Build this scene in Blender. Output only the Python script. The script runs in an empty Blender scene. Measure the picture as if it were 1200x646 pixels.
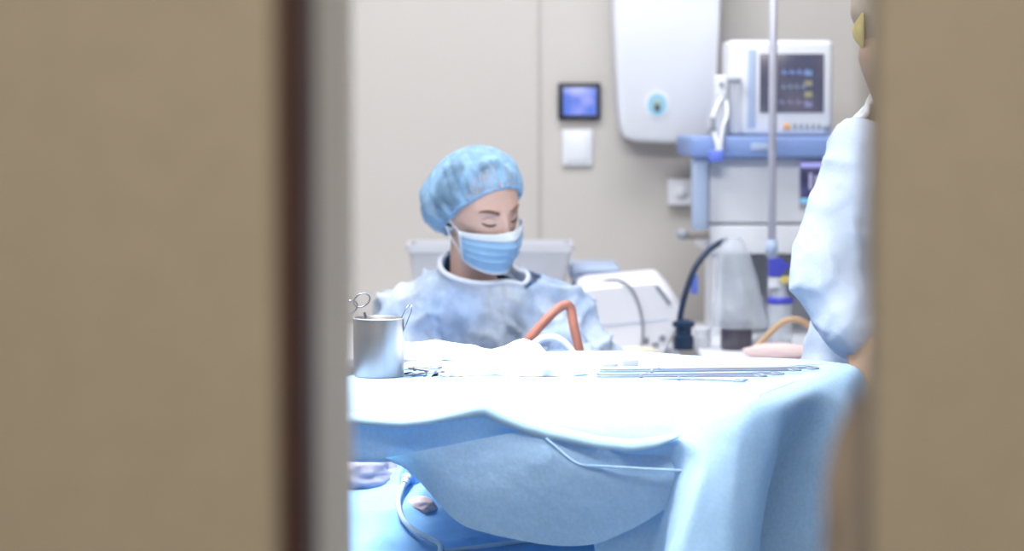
import bpy, bmesh, math, random
from mathutils import Vector, Matrix, noise
random.seed(7)
S = bpy.context.scene
C = S.collection
R = math.radians

# ------------------------------------------------------------------ camera, world, lights, exposure
CAM_Z, PITCH, FPX = 1.35, R(3.736), 2833.0
cam_data = bpy.data.cameras.new('camera')
cam = bpy.data.objects.new('camera', cam_data); C.objects.link(cam)
cam.location = (0, 0, CAM_Z); cam.rotation_euler = (R(90) - PITCH, 0, 0)
cam_data.sensor_width = 36.0; cam_data.lens = FPX * 36.0 / 1200.0
cam_data.clip_start = 0.05
cam_data.dof.use_dof = True
cam_data.dof.focus_distance = 4.15
cam_data.dof.aperture_fstop = (cam_data.lens / 1000) / 0.030
S.camera = cam

w = bpy.data.worlds.new('world'); S.world = w; w.use_nodes = True
w.node_tree.nodes['Background'].inputs[0].default_value = (0.80, 0.88, 1.0, 1)
w.node_tree.nodes['Background'].inputs[1].default_value = 0.05
S.view_settings.view_transform = 'Standard'
S.view_settings.look = 'None'
S.view_settings.exposure = 0.0
S.view_settings.gamma = 1.0
S.view_settings.use_curve_mapping = False

def area(name, loc, target, sx, sy, power, col, spread=180, shape='RECTANGLE'):
    l = bpy.data.lights.new(name, 'AREA'); l.shape = shape; l.size = sx; l.size_y = sy
    l.energy = power; l.color = col; l.spread = R(spread)
    o = bpy.data.objects.new(name, l); C.objects.link(o); o.location = loc
    o.rotation_euler = (Vector(target) - Vector(loc)).to_track_quat('-Z', 'Y').to_euler()
    return o
area('overhead_area_light', (-0.9, 5.0, 2.84), (-0.9, 5.0, 0), 1.2, 0.6, 34, (0.96, 0.97, 1.0))
area('overhead_area_light', (0.35, 5.5, 2.84), (0.35, 5.5, 0), 1.2, 0.6, 25, (0.96, 0.97, 1.0))
area('overhead_area_light', (0.1, 2.7, 2.80), (0.1, 5.6, 0.6), 1.4, 0.6, 75, (0.96, 0.97, 1.0))  # unseen fill, tilted toward the back to brighten camera-facing sides
area('surgical_lamp_light', (-0.55, 4.05, 2.45), (-0.02, 4.10, 0.9), 0.85, 0.85, 12.5, (1.0, 0.98, 0.97), 46, 'DISK')
area('corridor_light', (0.2, 0.1, 2.62), (0.2, 0.1, 0), 1.2, 0.5, 41, (1.0, 0.93, 0.83))

# ------------------------------------------------------------------ projection helpers (real depths)
FWD = Vector((0, math.cos(PITCH), -math.sin(PITCH))); UPV = Vector((0, math.sin(PITCH), math.cos(PITCH)))
CAM = Vector((0, 0, CAM_Z))
def ray(px, py):
    return FWD + Vector((1, 0, 0)) * ((px - 600) / FPX) + UPV * ((323 - py) / FPX)
def P(px, py, Y):
    d = ray(px, py); return CAM + d * (Y / d.y)
def on_z(px, py, z):
    d = ray(px, py); return CAM + d * ((z - CAM_Z) / d.z)
def proj(p):
    v = Vector(p) - CAM; d = v.dot(FWD)
    return 600 + FPX * v.x / d, 323 - FPX * v.dot(UPV) / d

# ------------------------------------------------------------------ materials
MATS = {}
def mat(name, col, rough=0.5, metal=0.0, var=None, bump=None, alpha=1.0, transl=0.0, emit=None, col2=None, coat=0.0, trans_col=None, aniso=None, alpha_lo=None):
    if name in MATS: return MATS[name]
    m = bpy.data.materials.new(name); m.use_nodes = True; MATS[name] = m
    nt = m.node_tree; N = nt.nodes; L = nt.links
    b = N['Principled BSDF']; out = N['Material Output']
    b.inputs['Base Color'].default_value = (*col, 1); b.inputs['Roughness'].default_value = rough
    b.inputs['Metallic'].default_value = metal
    if coat: b.inputs['Coat Weight'].default_value = coat
    tc = N.new('ShaderNodeTexCoord')
    if var or col2:
        n = N.new('ShaderNodeTexNoise'); n.inputs['Scale'].default_value = (var or (8, .1))[0]
        n.inputs['Detail'].default_value = 4
        mp = N.new('ShaderNodeMapping'); L.new(tc.outputs['Object'], mp.inputs[0]); L.new(mp.outputs[0], n.inputs['Vector'])
        if aniso: mp.inputs['Scale'].default_value = aniso
        r = N.new('ShaderNodeValToRGB')
        a = (var or (8, .1))[1]
        c2 = col2 or tuple(max(0, c * (1 - a)) for c in col)
        r.color_ramp.elements[0].position = .35; r.color_ramp.elements[1].position = .65
        r.color_ramp.elements[0].color = (*c2, 1); r.color_ramp.elements[1].color = (*col, 1)
        L.new(n.outputs['Fac'], r.inputs[0]); L.new(r.outputs[0], b.inputs['Base Color'])
    if bump:
        n2 = N.new('ShaderNodeTexNoise'); n2.inputs['Scale'].default_value = bump[0]; n2.inputs['Detail'].default_value = 5
        L.new(tc.outputs['Object'], n2.inputs['Vector'])
        bp = N.new('ShaderNodeBump'); bp.inputs['Strength'].default_value = bump[1]; bp.inputs['Distance'].default_value = bump[2] if len(bump) > 2 else .004
        L.new(n2.outputs['Fac'], bp.inputs['Height']); L.new(bp.outputs[0], b.inputs['Normal'])
    last = b.outputs[0]
    if transl:
        t = N.new('ShaderNodeBsdfTranslucent'); t.inputs[0].default_value = (*(trans_col or col), 1)
        mx = N.new('ShaderNodeMixShader'); mx.inputs[0].default_value = transl
        L.new(last, mx.inputs[1]); L.new(t.outputs[0], mx.inputs[2]); last = mx.outputs[0]
    if alpha < 1:
        t = N.new('ShaderNodeBsdfTransparent')
        mx = N.new('ShaderNodeMixShader'); mx.inputs[0].default_value = alpha
        if alpha_lo is not None:
            n3 = N.new('ShaderNodeTexNoise'); n3.inputs['Scale'].default_value = 26; n3.inputs['Detail'].default_value = 5; L.new(tc.outputs['Object'], n3.inputs['Vector'])
            mr = N.new('ShaderNodeMapRange'); mr.inputs[1].default_value = .38; mr.inputs[2].default_value = .62; mr.inputs[3].default_value = alpha_lo; mr.inputs[4].default_value = alpha; L.new(n3.outputs['Fac'], mr.inputs[0]); L.new(mr.outputs[0], mx.inputs[0])
        L.new(t.outputs[0], mx.inputs[1]); L.new(last, mx.inputs[2]); last = mx.outputs[0]
    if emit:
        b.inputs['Emission Color'].default_value = (*emit[0], 1); b.inputs['Emission Strength'].default_value = emit[1]
    L.new(last, out.inputs['Surface'])
    return m

M = dict(
    wall=mat('wall_paint', (.58, .545, .51), .7, var=(1.2, .03)),
    ceil=mat('ceiling_paint', (.8, .8, .79), .8, var=(1, .02)),
    floor=mat('floor_vinyl', (.42, .45, .46), .45, var=(3, .1)),
    door=mat('door_laminate', (.45, .38, .285), .55, var=(60, .06), bump=(300, .05)),
    jamb=mat('jamb_paint', (.78, .73, .66), .6, var=(3, .04)),
    seal=mat('dark_seal', (.060, .013, .004), .6, var=(40, .2)),
    drape=mat('drape_blue', (.47, .70, .92), .8, var=(150, .11), bump=(22, .5, .007), transl=.30, trans_col=(.14, .54, .92)),
    drape_edge=mat('drape_edge_light', (.50, .73, .92), .8, var=(60, .05), transl=.3),  # drape cloth with edge light put into its colour
    bed=mat('bed_drape', (.21, .45, .78), .8, var=(40, .08), bump=(14, .5, .01)),
    gown=mat('gown_cloth', (.82, .90, 1.0), .75, var=(7, .2), col2=(.50, .67, .95), bump=(18, .8, .014), alpha=.90, transl=.15, alpha_lo=.58),
    gown2=mat('gown_pale', (.58, .67, .82), .75, var=(6, .08), bump=(14, .6, .012), transl=.1),
    trim=mat('gown_binding', (.82, .88, .97), .7, var=(50, .05)),
    scrub=mat('scrub_cloth', (.05, .17, .36), .8, var=(30, .15), bump=(80, .2)),
    cap=mat('cap_cloth', (.40, .68, .97), .8, var=(30, .14), bump=(38, .4, .004), alpha=.92, transl=.2, alpha_lo=.50),
    taupe=mat('taupe_cap_cloth', (.40, .32, .25), .85, var=(40, .12), bump=(90, .2)),
    yellow=mat('yellow_cloth', (.58, .45, .17), .85, var=(50, .15)),
    mask=mat('mask_cloth', (.42, .70, .99), .8, var=(60, .06), bump=(160, .15), transl=.1),
    maskw=mat('mask_white', (.78, .86, .95), .8, var=(60, .04)),
    skin=mat('skin', (.88, .57, .46), .5, var=(18, .12), bump=(160, .08, .002)),
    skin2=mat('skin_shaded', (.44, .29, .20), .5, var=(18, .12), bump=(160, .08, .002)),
    hair=mat('hair', (.06, .035, .03), .6, var=(60, .4), bump=(90, .5)),
    brow=mat('eyebrow_hair', (.27, .13, .085), .8, var=(90, .3)),
    lash=mat('eyelash', (.045, .02, .015), .8, var=(90, .3)),
    steel=mat('steel', (.52, .52, .55), .42, .95, var=(6, .08), aniso=(12, 12, .4)),
    steel2=mat('instrument_steel', (.22, .25, .32), .35, .8, var=(30, .1)),
    gauze=mat('gauze', (.93, .94, .93), .9, var=(50, .04), bump=(60, .4, .004)),
    white=mat('white_plastic', (.78, .80, .85), .4, var=(4, .03)),
    white2=mat('machine_plastic', (.80, .82, .87), .45, var=(4, .04)),
    bluep=mat('blue_panel', (.22, .33, .64), .45, var=(10, .08)),
    lblue=mat('pale_blue_plastic', (.43, .53, .72), .45, var=(10, .05)),
    greyp=mat('grey_plastic', (.34, .36, .41), .5, var=(10, .08)),
    dgrey=mat('dark_grey_plastic', (.055, .065, .085), .45, var=(20, .2)),
    black=mat('black_plastic', (.012, .016, .03), .4, var=(20, .2)),
    navy=mat('navy_plastic', (.012, .035, .09), .4, var=(20, .2)),
    cobalt=mat('cobalt_plastic', (.07, .08, .55), .4, var=(20, .1)),
    yellp=mat('yellow_plastic', (.72, .60, .20), .4, var=(20, .1)),
    orange=mat('orange_plastic', (.80, .42, .16), .4, var=(20, .1)),
    rubber=mat('red_rubber', (.52, .20, .14), .42, var=(25, .2)),
    tan=mat('tan_rubber', (.62, .42, .25), .5, var=(25, .12)),
    whitet=mat('white_tubing', (.85, .86, .88), .35, var=(20, .03)),
    clear=mat('clear_plastic', (.78, .84, .92), .25, alpha=.42, bump=(14, .6, .02), var=(12, .08)),
    tube=mat('clear_tubing', (.50, .66, .80), .2, alpha=.85, var=(30, .08)),
    lilac=mat('lilac_plastic', (.52, .53, .72), .45, var=(20, .08)),
    pink=mat('pale_pink_cloth', (.88, .68, .66), .8, var=(20, .08), bump=(40, .3)),
    cream=mat('cream_cloth', (.80, .76, .62), .8, var=(20, .08), bump=(40, .3)),
    greyc=mat('grey_cloth', (.30, .31, .42), .8, var=(10, .15), bump=(20, .4)),
    darkbag=mat('dark_canister', (.09, .08, .11), .35, var=(14, .35)),
)

def screen_mat(name, cols, scale, strength):
    m = bpy.data.materials.new(name); m.use_nodes = True
    nt = m.node_tree; N = nt.nodes; L = nt.links; b = N['Principled BSDF']
    b.inputs['Base Color'].default_value = (.01, .012, .02, 1); b.inputs['Roughness'].default_value = .2
    tc = N.new('ShaderNodeTexCoord'); n = N.new('ShaderNodeTexNoise'); n.inputs['Scale'].default_value = scale
    L.new(tc.outputs['Object'], n.inputs['Vector'])
    r = N.new('ShaderNodeValToRGB'); r.color_ramp.elements[0].position = .38; r.color_ramp.elements[1].position = .62
    r.color_ramp.elements[0].color = (*cols[0], 1); r.color_ramp.elements[1].color = (*cols[1], 1)
    L.new(n.outputs['Fac'], r.inputs[0]); L.new(r.outputs[0], b.inputs['Emission Color'])
    b.inputs['Emission Strength'].default_value = strength
    return m
M['scr_mon'] = screen_mat('monitor_screen', ((.085, .09, .15), (.13, .12, .17)), 14, 1.0)
M['scr_blue'] = screen_mat('touch_screen', ((.12, .22, .80), (.36, .42, 1.0)), 24, 1.0)
M['scr_vent'] = screen_mat('ventilator_screen', ((.03, .03, .10), (.08, .07, .2)), 20, 1.0)
def emis(name, col, s=1.0): return mat(name, tuple(c * .08 for c in col), .5, emit=(col, s), var=(30, .05))

# ------------------------------------------------------------------ object helpers
def obj(name, bm, m, parent=None, smooth=True, label=None):
    me = bpy.data.meshes.new(name)
    if isinstance(bm, bmesh.types.BMesh):
        bmesh.ops.recalc_face_normals(bm, faces=bm.faces[:]) if len(bm.faces) else None
        bm.to_mesh(me); bm.free()
    else: me = bm; me.name = name
    me.materials.clear(); me.materials.append(m)
    if smooth:
        for p in me.polygons: p.use_smooth = True
    o = bpy.data.objects.new(name, me); C.objects.link(o)
    if parent is not None:
        o.parent = parent; o.matrix_parent_inverse = parent_inv(parent)
    if label: o['label'] = label
    return o
def parent_inv(p):
    if p.parent is not None: return Matrix()      # a part already sits in world space
    return Matrix.LocRotScale(p.location, p.rotation_euler, p.scale).inverted()
def tag(o, label, cat, group=None):
    o['label'] = label; o['category'] = cat
    if group: o['group'] = group
    return o
def thing(name, label, cat, loc=(0, 0, 0), group=None):
    o = bpy.data.objects.new(name, None); C.objects.link(o); o.location = loc; o.empty_display_size = .05
    return tag(o, label, cat, group)
def struct(name, bm, m, smooth=False):
    o = obj(name, bm, m, None, smooth); o['kind'] = 'structure'; return o
def autosmooth(o, ang=40):
    o.data.set_sharp_from_angle(angle=R(ang)); return o

def box(bm, lo, hi, bev=0.0, seg=3, mtx=None):
    r = bmesh.ops.create_cube(bm, size=1)
    vs = r['verts']
    c = [(a + b) / 2 for a, b in zip(lo, hi)]; s = [abs(b - a) for a, b in zip(lo, hi)]
    for v in vs: v.co = Vector((v.co.x * s[0] + c[0], v.co.y * s[1] + c[1], v.co.z * s[2] + c[2]))
    if bev:
        es = list({e for v in vs for e in v.link_edges})
        rr = bmesh.ops.bevel(bm, geom=es, offset=bev, segments=seg, profile=.5, affect='EDGES')
        vs = list({v for f in rr['faces'] for v in f.verts} | {v for v in vs if v.is_valid})
    if mtx is not None:
        for v in vs: v.co = mtx @ v.co
    return vs
def boxo(name, lo, hi, m, parent=None, bev=0.003, seg=3, mtx=None, label=None):
    bm = bmesh.new(); box(bm, lo, hi, bev, seg, mtx); return autosmooth(obj(name, bm, m, parent, True, label))
def cyl(bm, p0, p1, r0, r1=None, seg=24, caps=True):
    tube(bm, [p0, p1], [r0, r0 if r1 is None else r1], seg, caps)
def tube(bm, pts, radii, seg=12, caps=True, closed=False):
    pts = [Vector(p) for p in pts]; n = len(pts)
    if not hasattr(radii, '__len__'): radii = [radii] * n
    rings = []; up = None
    for i, p in enumerate(pts):
        a = pts[(i - 1) % n] if (i > 0 or closed) else p; b = pts[(i + 1) % n] if (i < n - 1 or closed) else p
        t = (b - a); t = t.normalized() if t.length > 1e-9 else Vector((0, 0, 1))
        if up is None:
            up = t.orthogonal().normalized()
        up = (up - t * up.dot(t)); up = up.normalized() if up.length > 1e-6 else t.orthogonal().normalized()
        sd = t.cross(up)
        rings.append([bm.verts.new(p + (up * math.cos(k * math.tau / seg) + sd * math.sin(k * math.tau / seg)) * radii[i]) for k in range(seg)])
    m = n if closed else n - 1
    for i in range(m):
        A, B = rings[i], rings[(i + 1) % n]
        for k in range(seg):
            bm.faces.new((A[k], A[(k + 1) % seg], B[(k + 1) % seg], B[k]))
    if caps and not closed:
        bm.faces.new(rings[0][::-1]); bm.faces.new(rings[-1])
def smooth_path(pts, n=8, closed=False):
    pts = [Vector(p) for p in pts]; out = []; k = len(pts)
    rng = range(k if closed else k - 1)
    for i in rng:
        g = lambda j: pts[j % k] if closed else pts[max(0, min(k - 1, j))]
        p0, p1, p2, p3 = g(i - 1), g(i), g(i + 1), g(i + 2)
        for s in range(n):
            t = s / n
            out.append(.5 * ((2 * p1) + (p2 - p0) * t + (2 * p0 - 5 * p1 + 4 * p2 - p3) * t * t + (3 * p1 - p0 - 3 * p2 + p3) * t ** 3))
    if not closed: out.append(pts[-1])
    return out
def tubeo(name, pts, r, m, parent=None, n=8, seg=12, closed=False, label=None):
    bm = bmesh.new(); sp = smooth_path(pts, n, closed) if n else pts
    if hasattr(r, '__len__'):
        k = len(r); L = len(sp); r = [r[min(k - 1, int(i / (L - 1) * (k - 1)))] * (1 - (i / (L - 1) * (k - 1)) % 1) + r[min(k - 1, int(i / (L - 1) * (k - 1)) + 1)] * ((i / (L - 1) * (k - 1)) % 1) for i in range(L)]
    tube(bm, sp, r, seg, True, closed); return autosmooth(obj(name, bm, m, parent, True, label), 60)
def lathe(bm, prof, c=(0, 0, 0), seg=32, mtx=None):
    c = Vector(c); rings = []
    for r, z in prof:
        rings.append([bm.verts.new(c + Vector((r * math.cos(k * math.tau / seg), r * math.sin(k * math.tau / seg), z))) for k in range(seg)])
    for A, B in zip(rings, rings[1:]):
        for k in range(seg): bm.faces.new((A[k], A[(k + 1) % seg], B[(k + 1) % seg], B[k]))
    if prof[0][0] > 1e-5: bm.faces.new(rings[0][::-1])
    if prof[-1][0] > 1e-5: bm.faces.new(rings[-1])
    bmesh.ops.remove_doubles(bm, verts=bm.verts[:], dist=1e-6)
    if mtx is not None:
        for r in rings:
            for v in r:
                if v.is_valid: v.co = mtx @ v.co
def grid(bm, rows):
    V = [[bm.verts.new(p) for p in r] for r in rows]
    for a, b in zip(V, V[1:]):
        for i in range(len(a) - 1): bm.faces.new((a[i], a[i + 1], b[i + 1], b[i]))
    return V
def lerp_tab(tab, x):
    if x <= tab[0][0]: return tab[0][1]
    for (a, b), (c, d) in zip(tab, tab[1:]):
        if x <= c: return b + (d - b) * (x - a) / (c - a)
    return tab[-1][1]
def bake(o):
    dg = bpy.context.evaluated_depsgraph_get(); dg.update()
    me = bpy.data.meshes.new_from_object(o.evaluated_get(dg)); return me
def rotate_to(axis_z, origin):
    q = Vector((0, 0, 1)).rotation_difference(Vector(axis_z)); return Matrix.Translation(origin) @ q.to_matrix().to_4x4()

# ------------------------------------------------------------------ the setting
WY0, WY1 = 1.60, 2.01          # the corridor wall and its reveal
bm = bmesh.new(); box(bm, (-3.2, -1.6, -.05), (3.2, 6.72, 0)); struct('floor', bm, M['floor'])
bm = bmesh.new(); box(bm, (-3.2, -1.6, 2.86), (3.2, 6.72, 2.92)); struct('ceiling', bm, M['ceil'])
bm = bmesh.new(); box(bm, (-3.2, 6.6, 0), (3.2, 6.72, 2.86)); struct('wall_back', bm, M['wall'])
bm = bmesh.new(); box(bm, (-3.3, -1.6, 0), (-3.2, 6.72, 2.86)); struct('wall_left', bm, M['wall'])
bm = bmesh.new(); box(bm, (3.2, -1.6, 0), (3.3, 6.72, 2.86)); struct('wall_right', bm, M['wall'])
bm = bmesh.new(); box(bm, (-3.2, -1.7, 0), (3.2, -1.6, 2.86)); struct('wall_rear', bm, M['wall'])
bm = bmesh.new()
XJ = P(366, 323, WY0).x
box(bm, (-3.2, WY0, 0), (XJ, WY1, 2.86)); box(bm, (1.25, WY0, 0), (3.2, WY1, 2.86)); box(bm, (XJ, WY0, 2.2), (1.25, WY1, 2.86))
struct('wall_front', bm, M['jamb'])
# vertical wall seam
bm = bmesh.new(); x = P(632, 200, 6.59).x; box(bm, (x - .004, 6.594, 0), (x + .004, 6.6, 2.86)); struct('trim_1', bm, mat('seam', (.50, .46, .43), .7, var=(3, .05)))
# two sliding door leaves in the corridor
XL = P(322, 323, 1.42).x; XR = P(1021, 323, 1.5).x
bm = bmesh.new(); box(bm, (XL - 1.3, 1.41, .01), (XL, 1.455, 2.3), .002); o = struct('door_1', bm, M['door'])
boxo('rubber_seal', (XL - .01, 1.456, .01), (P(362, 323, 1.52).x, 1.585, 2.3), M['seal'], o, .003, label='dark brown rubber seal')
bm = bmesh.new(); box(bm, (XR, 1.49, .01), (XR + 1.3, 1.535, 2.3), .002); struct('door_2', bm, M['door'])

# ------------------------------------------------------------------ instrument table and its drape
TZ = 0.917
FR = on_z(890, 467, TZ); BRp = on_z(1012, 426, TZ)
LV = Vector((-.928, .372, 0)).normalized(); BV = Vector((.372, .928, 0)).normalized(); NV = -LV
DEP = (BRp - FR).dot(BV); LEN = .74
t = thing('instrument_table', 'steel instrument table hidden under the blue surgical drape', 'table', (FR + LV * LEN / 2 + BV * DEP / 2) * Vector((1, 1, 0)) if False else Vector(((FR + LV * LEN / 2 + BV * DEP / 2).x, (FR + LV * LEN / 2 + BV * DEP / 2).y, 0)))
q = Matrix.Translation(FR) @ Matrix(((LV.x, BV.x, 0), (LV.y, BV.y, 0), (0, 0, 1))).to_4x4()
boxo('tabletop', (.03, .03, -.035), (LEN - .03, DEP - .03, -.012), M['steel'], t, .004, mtx=q)
p = q @ Vector((.10, DEP / 2, -.036)); bm = bmesh.new(); cyl(bm, p, (p.x, p.y, 0.05), .022); obj('post', bm, M['steel'], t)
boxo('foot', (.02, .06, -TZ + .0), (.20, DEP - .06, -TZ + .05), M['steel'], t, .01, mtx=q)

def front_pt(px):
    lo, hi = -.3, 1.6
    for _ in range(50):
        s = (lo + hi) / 2
        if proj(FR + LV * s)[0] > px: lo = s
        else: hi = s
    return FR + LV * lo
tabB = [(300, 486), (412, 486), (440, 489), (470, 491), (500, 488), (530, 481), (556, 473), (568, 471), (582, 478), (610, 490), (640, 500), (700, 514), (740, 518), (770, 515), (800, 509)]
tabC = [(300, 497), (412, 497), (470, 501), (500, 498), (540, 491), (568, 487), (585, 496), (610, 506), (640, 514), (700, 526), (740, 530), (770, 525), (795, 514), (800, 511)]
cols = []
up = Vector((0, 0, 1))
for tt in (.95, .6, .25, .06):
    A = FR + LV * LEN + BV * DEP * tt
    cols.append([A - LV * .2, A - LV * .06, A - LV * .01, A + LV * .008 - up * .005, A + LV * .016 - up * .022, A + LV * .018 - up * .035, A + LV * .018 - up * .042, A + LV * .018 - up * .05, A + LV * .016 - up * .058, A + LV * .012 - up * .065])
FLX = proj(FR + LV * LEN)[0]
for px in (FLX + 3, FLX + 12, FLX + 26,  460, 490, 520, 545, 558, 568, 578, 592, 615, 640, 670, 700, 725, 750, 775):
    A = front_pt(px); yb = lerp_tab(tabB, px); yc = lerp_tab(tabC, px)
    B = P(px, yb, A.y - .075); Cc = P(px, yc, A.y - .078)
    mid = A.lerp(B, .5) + up * .006 + Vector((0, -.008, 0))
    if px < 690:
        D0 = P(px, yc + 12, A.y - .070); D = P(px, max(538, yc + 28), A.y - .064); E = P(px, max(547, yc + 34), A.y - .05); F = A + BV * .12 - up * .08
    else:
        D0 = P(px, yc + 12, A.y - .055); D = P(px, 570, A.y - .02); E = P(px, 640, A.y - .01); F = P(px, 760, A.y)
    cols.append([A + BV * .28, A + BV * .06, A + BV * .01, mid, B, Cc, D0, D, E, F])
for px, B_, C_, D0_, D_, E_, F_, off in (
    (800, (800, 508), (808, 516), (816, 527), (818, 545), (795, 610), (752, 740), .085),
    (806, (808, 507), (818, 519), (824, 532), (828, 550), (806, 615), (765, 740), .093),
    (830, (830, 498), (835, 512), (840, 530), (843, 560), (835, 625), (815, 740), .085),
    (855, (855, 484), (858, 500), (860, 525), (860, 560), (856, 630), (850, 740), .075),
    (880, (880, 473), (876, 490), (873, 520), (870, 560), (868, 630), (866, 740), .062)):
    A = front_pt(px)
    pts = [P(*B_, A.y - off * .7), P(*C_, A.y - off * 1.0), P(*D0_, A.y - off * 1.25), P(*D_, A.y - off * 1.5), P(*E_, A.y - off * 2.1), P(*F_, A.y - off * 3.0)]
    mid = A.lerp(pts[0], .5) + up * .004
    cols.append([A + BV * .28, A + BV * .06, A + BV * .01, mid] + pts)
A = FR; cols.append([A + BV * .28, A + BV * .06 + LV * .01, A + BV * .01, A + NV * .012 - up * .006 - BV * .01, A + NV * .03 - up * .022 - BV * .02, A + NV * .035 - up * .07 - BV * .03, A + NV * .035 - up * .12 - BV * .03, A + NV * .028 - up * .2 - BV * .07, A + NV * .026 - up * .34 - BV * .11, A + NV * .02 - up * .6 - BV * .16])
for i, tt in enumerate((.10, .22, .34, .46, .58, .70, .82, .92)):
    A = FR + BV * DEP * tt; wv = [-.06, -.14, -.13, -.04, .065, .045, -.01, .0][i]
    cols.append([A + LV * .2 - up * .0015, A + LV * .06 - up * .0008, A + LV * .012, A + NV * .014 - up * .006, A + NV * .034 - up * .026, A + NV * (.042 + wv * .4) - up * .075, A + NV * (.044 + wv * .8) - up * .13, A + NV * (.045 + wv) - up * .22, A + NV * (.05 + wv * 1.15) - up * .36, A + NV * (.055 + wv * 1.3) - up * .62])
A = BRp; o2 = (NV + BV).normalized()
cols.append([A + LV * .2 - BV * .1, A + LV * .05 - BV * .05, A + LV * .01 - BV * .01, A + o2 * .012 - up * .006, A + o2 * .03 - up * .025, A + o2 * .038 - up * .075, A + o2 * .04 - up * .13, A + o2 * .042 - up * .22, A + o2 * .045 - up * .36, A + o2 * .05 - up * .62])
for s in (.10, .2, .3, .42, .53, .63, .72):
    A = BRp + LV * s; rz = up * (.006 * math.sin(s * 9) + (.012 if .35 < s < .6 else 0))
    cols.append([A - BV * .26, A - BV * .05, A - BV * .008 + rz, A + BV * .014 - up * .006 + rz, A + BV * .03 - up * .026, A + BV * .036 - up * .075, A + BV * .038 - up * .13, A + BV * .04 - up * .22, A + BV * .04 - up * .36, A + BV * .04 - up * .62])
bm = bmesh.new(); V = grid(bm, cols)
drape = obj('surgical_drape', bm, M['drape'])
tag(drape, 'pale blue surgical drape spread over the instrument table, hanging in folds', 'drape')
sb = drape.modifiers.new('sub', 'SUBSURF'); sb.levels = sb.render_levels = 2
me = drape.data
cr = me.attributes.new('crease_edge', 'FLOAT', 'EDGE')
vid = {}
nr = len(cols[0])
for e in me.edges:
    a, b = e.vertices
    ra, rb = a % nr, b % nr; ca = min(a // nr, b // nr)
    if ra == rb and ra in (4, 5) and 4 <= ca < 22: cr.data[e.index].value = .75
    if ra == rb and ra == 2: cr.data[e.index].value = .35
    if a // nr == b // nr and a // nr in (12,) and 3 <= min(ra, rb) <= 6: cr.data[e.index].value = .5
    if a // nr == b // nr and a // nr in (22, 23) and min(ra, rb) >= 5: cr.data[e.index].value = .7
vg = drape.vertex_groups.new(name='hang')
for v in me.vertices:
    vg.add([v.index], (0, 0, .15, .6, 1, 1, 1, 1, 1, 1)[v.index % nr], 'REPLACE')
tx = bpy.data.textures.new('drape_wrinkle', 'CLOUDS'); tx.noise_scale = .11
dm = drape.modifiers.new('wr', 'DISPLACE'); dm.texture = tx; dm.strength = .014; dm.mid_level = .5; dm.vertex_group = 'hang'; dm.texture_coords = 'GLOBAL'
tx2 = bpy.data.textures.new('drape_crinkle', 'CLOUDS'); tx2.noise_scale = .03
dm = drape.modifiers.new('wr2', 'DISPLACE'); dm.texture = tx2; dm.strength = .0024; dm.mid_level = .5; dm.vertex_group = 'hang'; dm.texture_coords = 'GLOBAL'
# the flat sheet of the top, under the instruments
bm = bmesh.new(); rows = []
for j in range(7):
    rows.append([q @ Vector((.07 + (LEN - .10) * i / 14, .07 + (DEP - .14) * j / 6, -.0004 + .0008 * math.sin(i * 1.7 + j * 2.1))) for i in range(15)])
grid(bm, rows); obj('top_sheet', bm, M['drape'], drape)
# light along the folded front edge, painted as a paler strip
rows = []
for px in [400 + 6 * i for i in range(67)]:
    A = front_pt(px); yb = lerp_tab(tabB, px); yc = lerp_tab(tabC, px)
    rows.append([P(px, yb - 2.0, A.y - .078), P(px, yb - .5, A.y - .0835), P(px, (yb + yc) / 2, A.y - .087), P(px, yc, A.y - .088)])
bm = bmesh.new(); grid(bm, rows); hm = obj('fold_light_strip', bm, M['drape_edge'], drape, label='paler strip painted for light on the fold')
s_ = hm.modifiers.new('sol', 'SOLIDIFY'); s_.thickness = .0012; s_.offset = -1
# hanging flap in front
ftop = [(452, 537), (475, 532), (515, 524), (560, 515), (600, 507), (612, 506), (640, 512), (668, 519), (700, 525), (740, 528), (775, 524), (795, 514), (802, 514), (814, 534)]
fbot = [(452, 538), (475, 548), (490, 562), (505, 580), (525, 603), (540, 617), (570, 625), (600, 632), (640, 639), (665, 641), (700, 638), (740, 621), (770, 604), (790, 590), (808, 568), (814, 545)]
pxs = [452, 463, 475, 490, 505, 522, 540, 570, 600, 612, 640, 655, 668, 682, 700, 720, 740, 765, 790, 800, 808, 814]
rows = []
for px in pxs:
    A = front_pt(px); a = lerp_tab(ftop, px); b = lerp_tab(fbot, px); r = []
    yc = 512 if px < 612 else lerp_tab([(612, 508), (640, 515), (668, 539), (680, 545), (740, 549), (815, 553)], px)
    for k in range(9):
        u = k / 8; py = a + (b - a) * u
        Y = A.y - .083 + .035 * u - .010 * math.sin(math.pi * u)
        if px >= 612 and py < yc: Y += .012 * min(1, (yc - py) / 14)
        Y += .008 * math.sin(px / 38.0 + u * 2)
        r.append(P(px, py, Y))
    rows.append(r)
bm = bmesh.new(); grid(bm, rows); fl = obj('hanging_flap', bm, M['drape'], drape)
md = fl.modifiers.new('sub', 'SUBSURF'); md.levels = md.render_levels = 2
dm = fl.modifiers.new('wr', 'DISPLACE'); dm.texture = tx2; dm.strength = .0022; dm.mid_level = .5; dm.texture_coords = 'GLOBAL'
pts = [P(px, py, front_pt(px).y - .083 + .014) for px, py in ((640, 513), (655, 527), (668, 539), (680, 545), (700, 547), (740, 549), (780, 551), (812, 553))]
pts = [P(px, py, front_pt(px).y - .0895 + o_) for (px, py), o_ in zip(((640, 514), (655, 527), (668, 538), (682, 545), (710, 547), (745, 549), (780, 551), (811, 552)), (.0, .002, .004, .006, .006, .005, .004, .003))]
tubeo('fold_ridge', pts, .0022, M['drape_edge'], fl)

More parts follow.
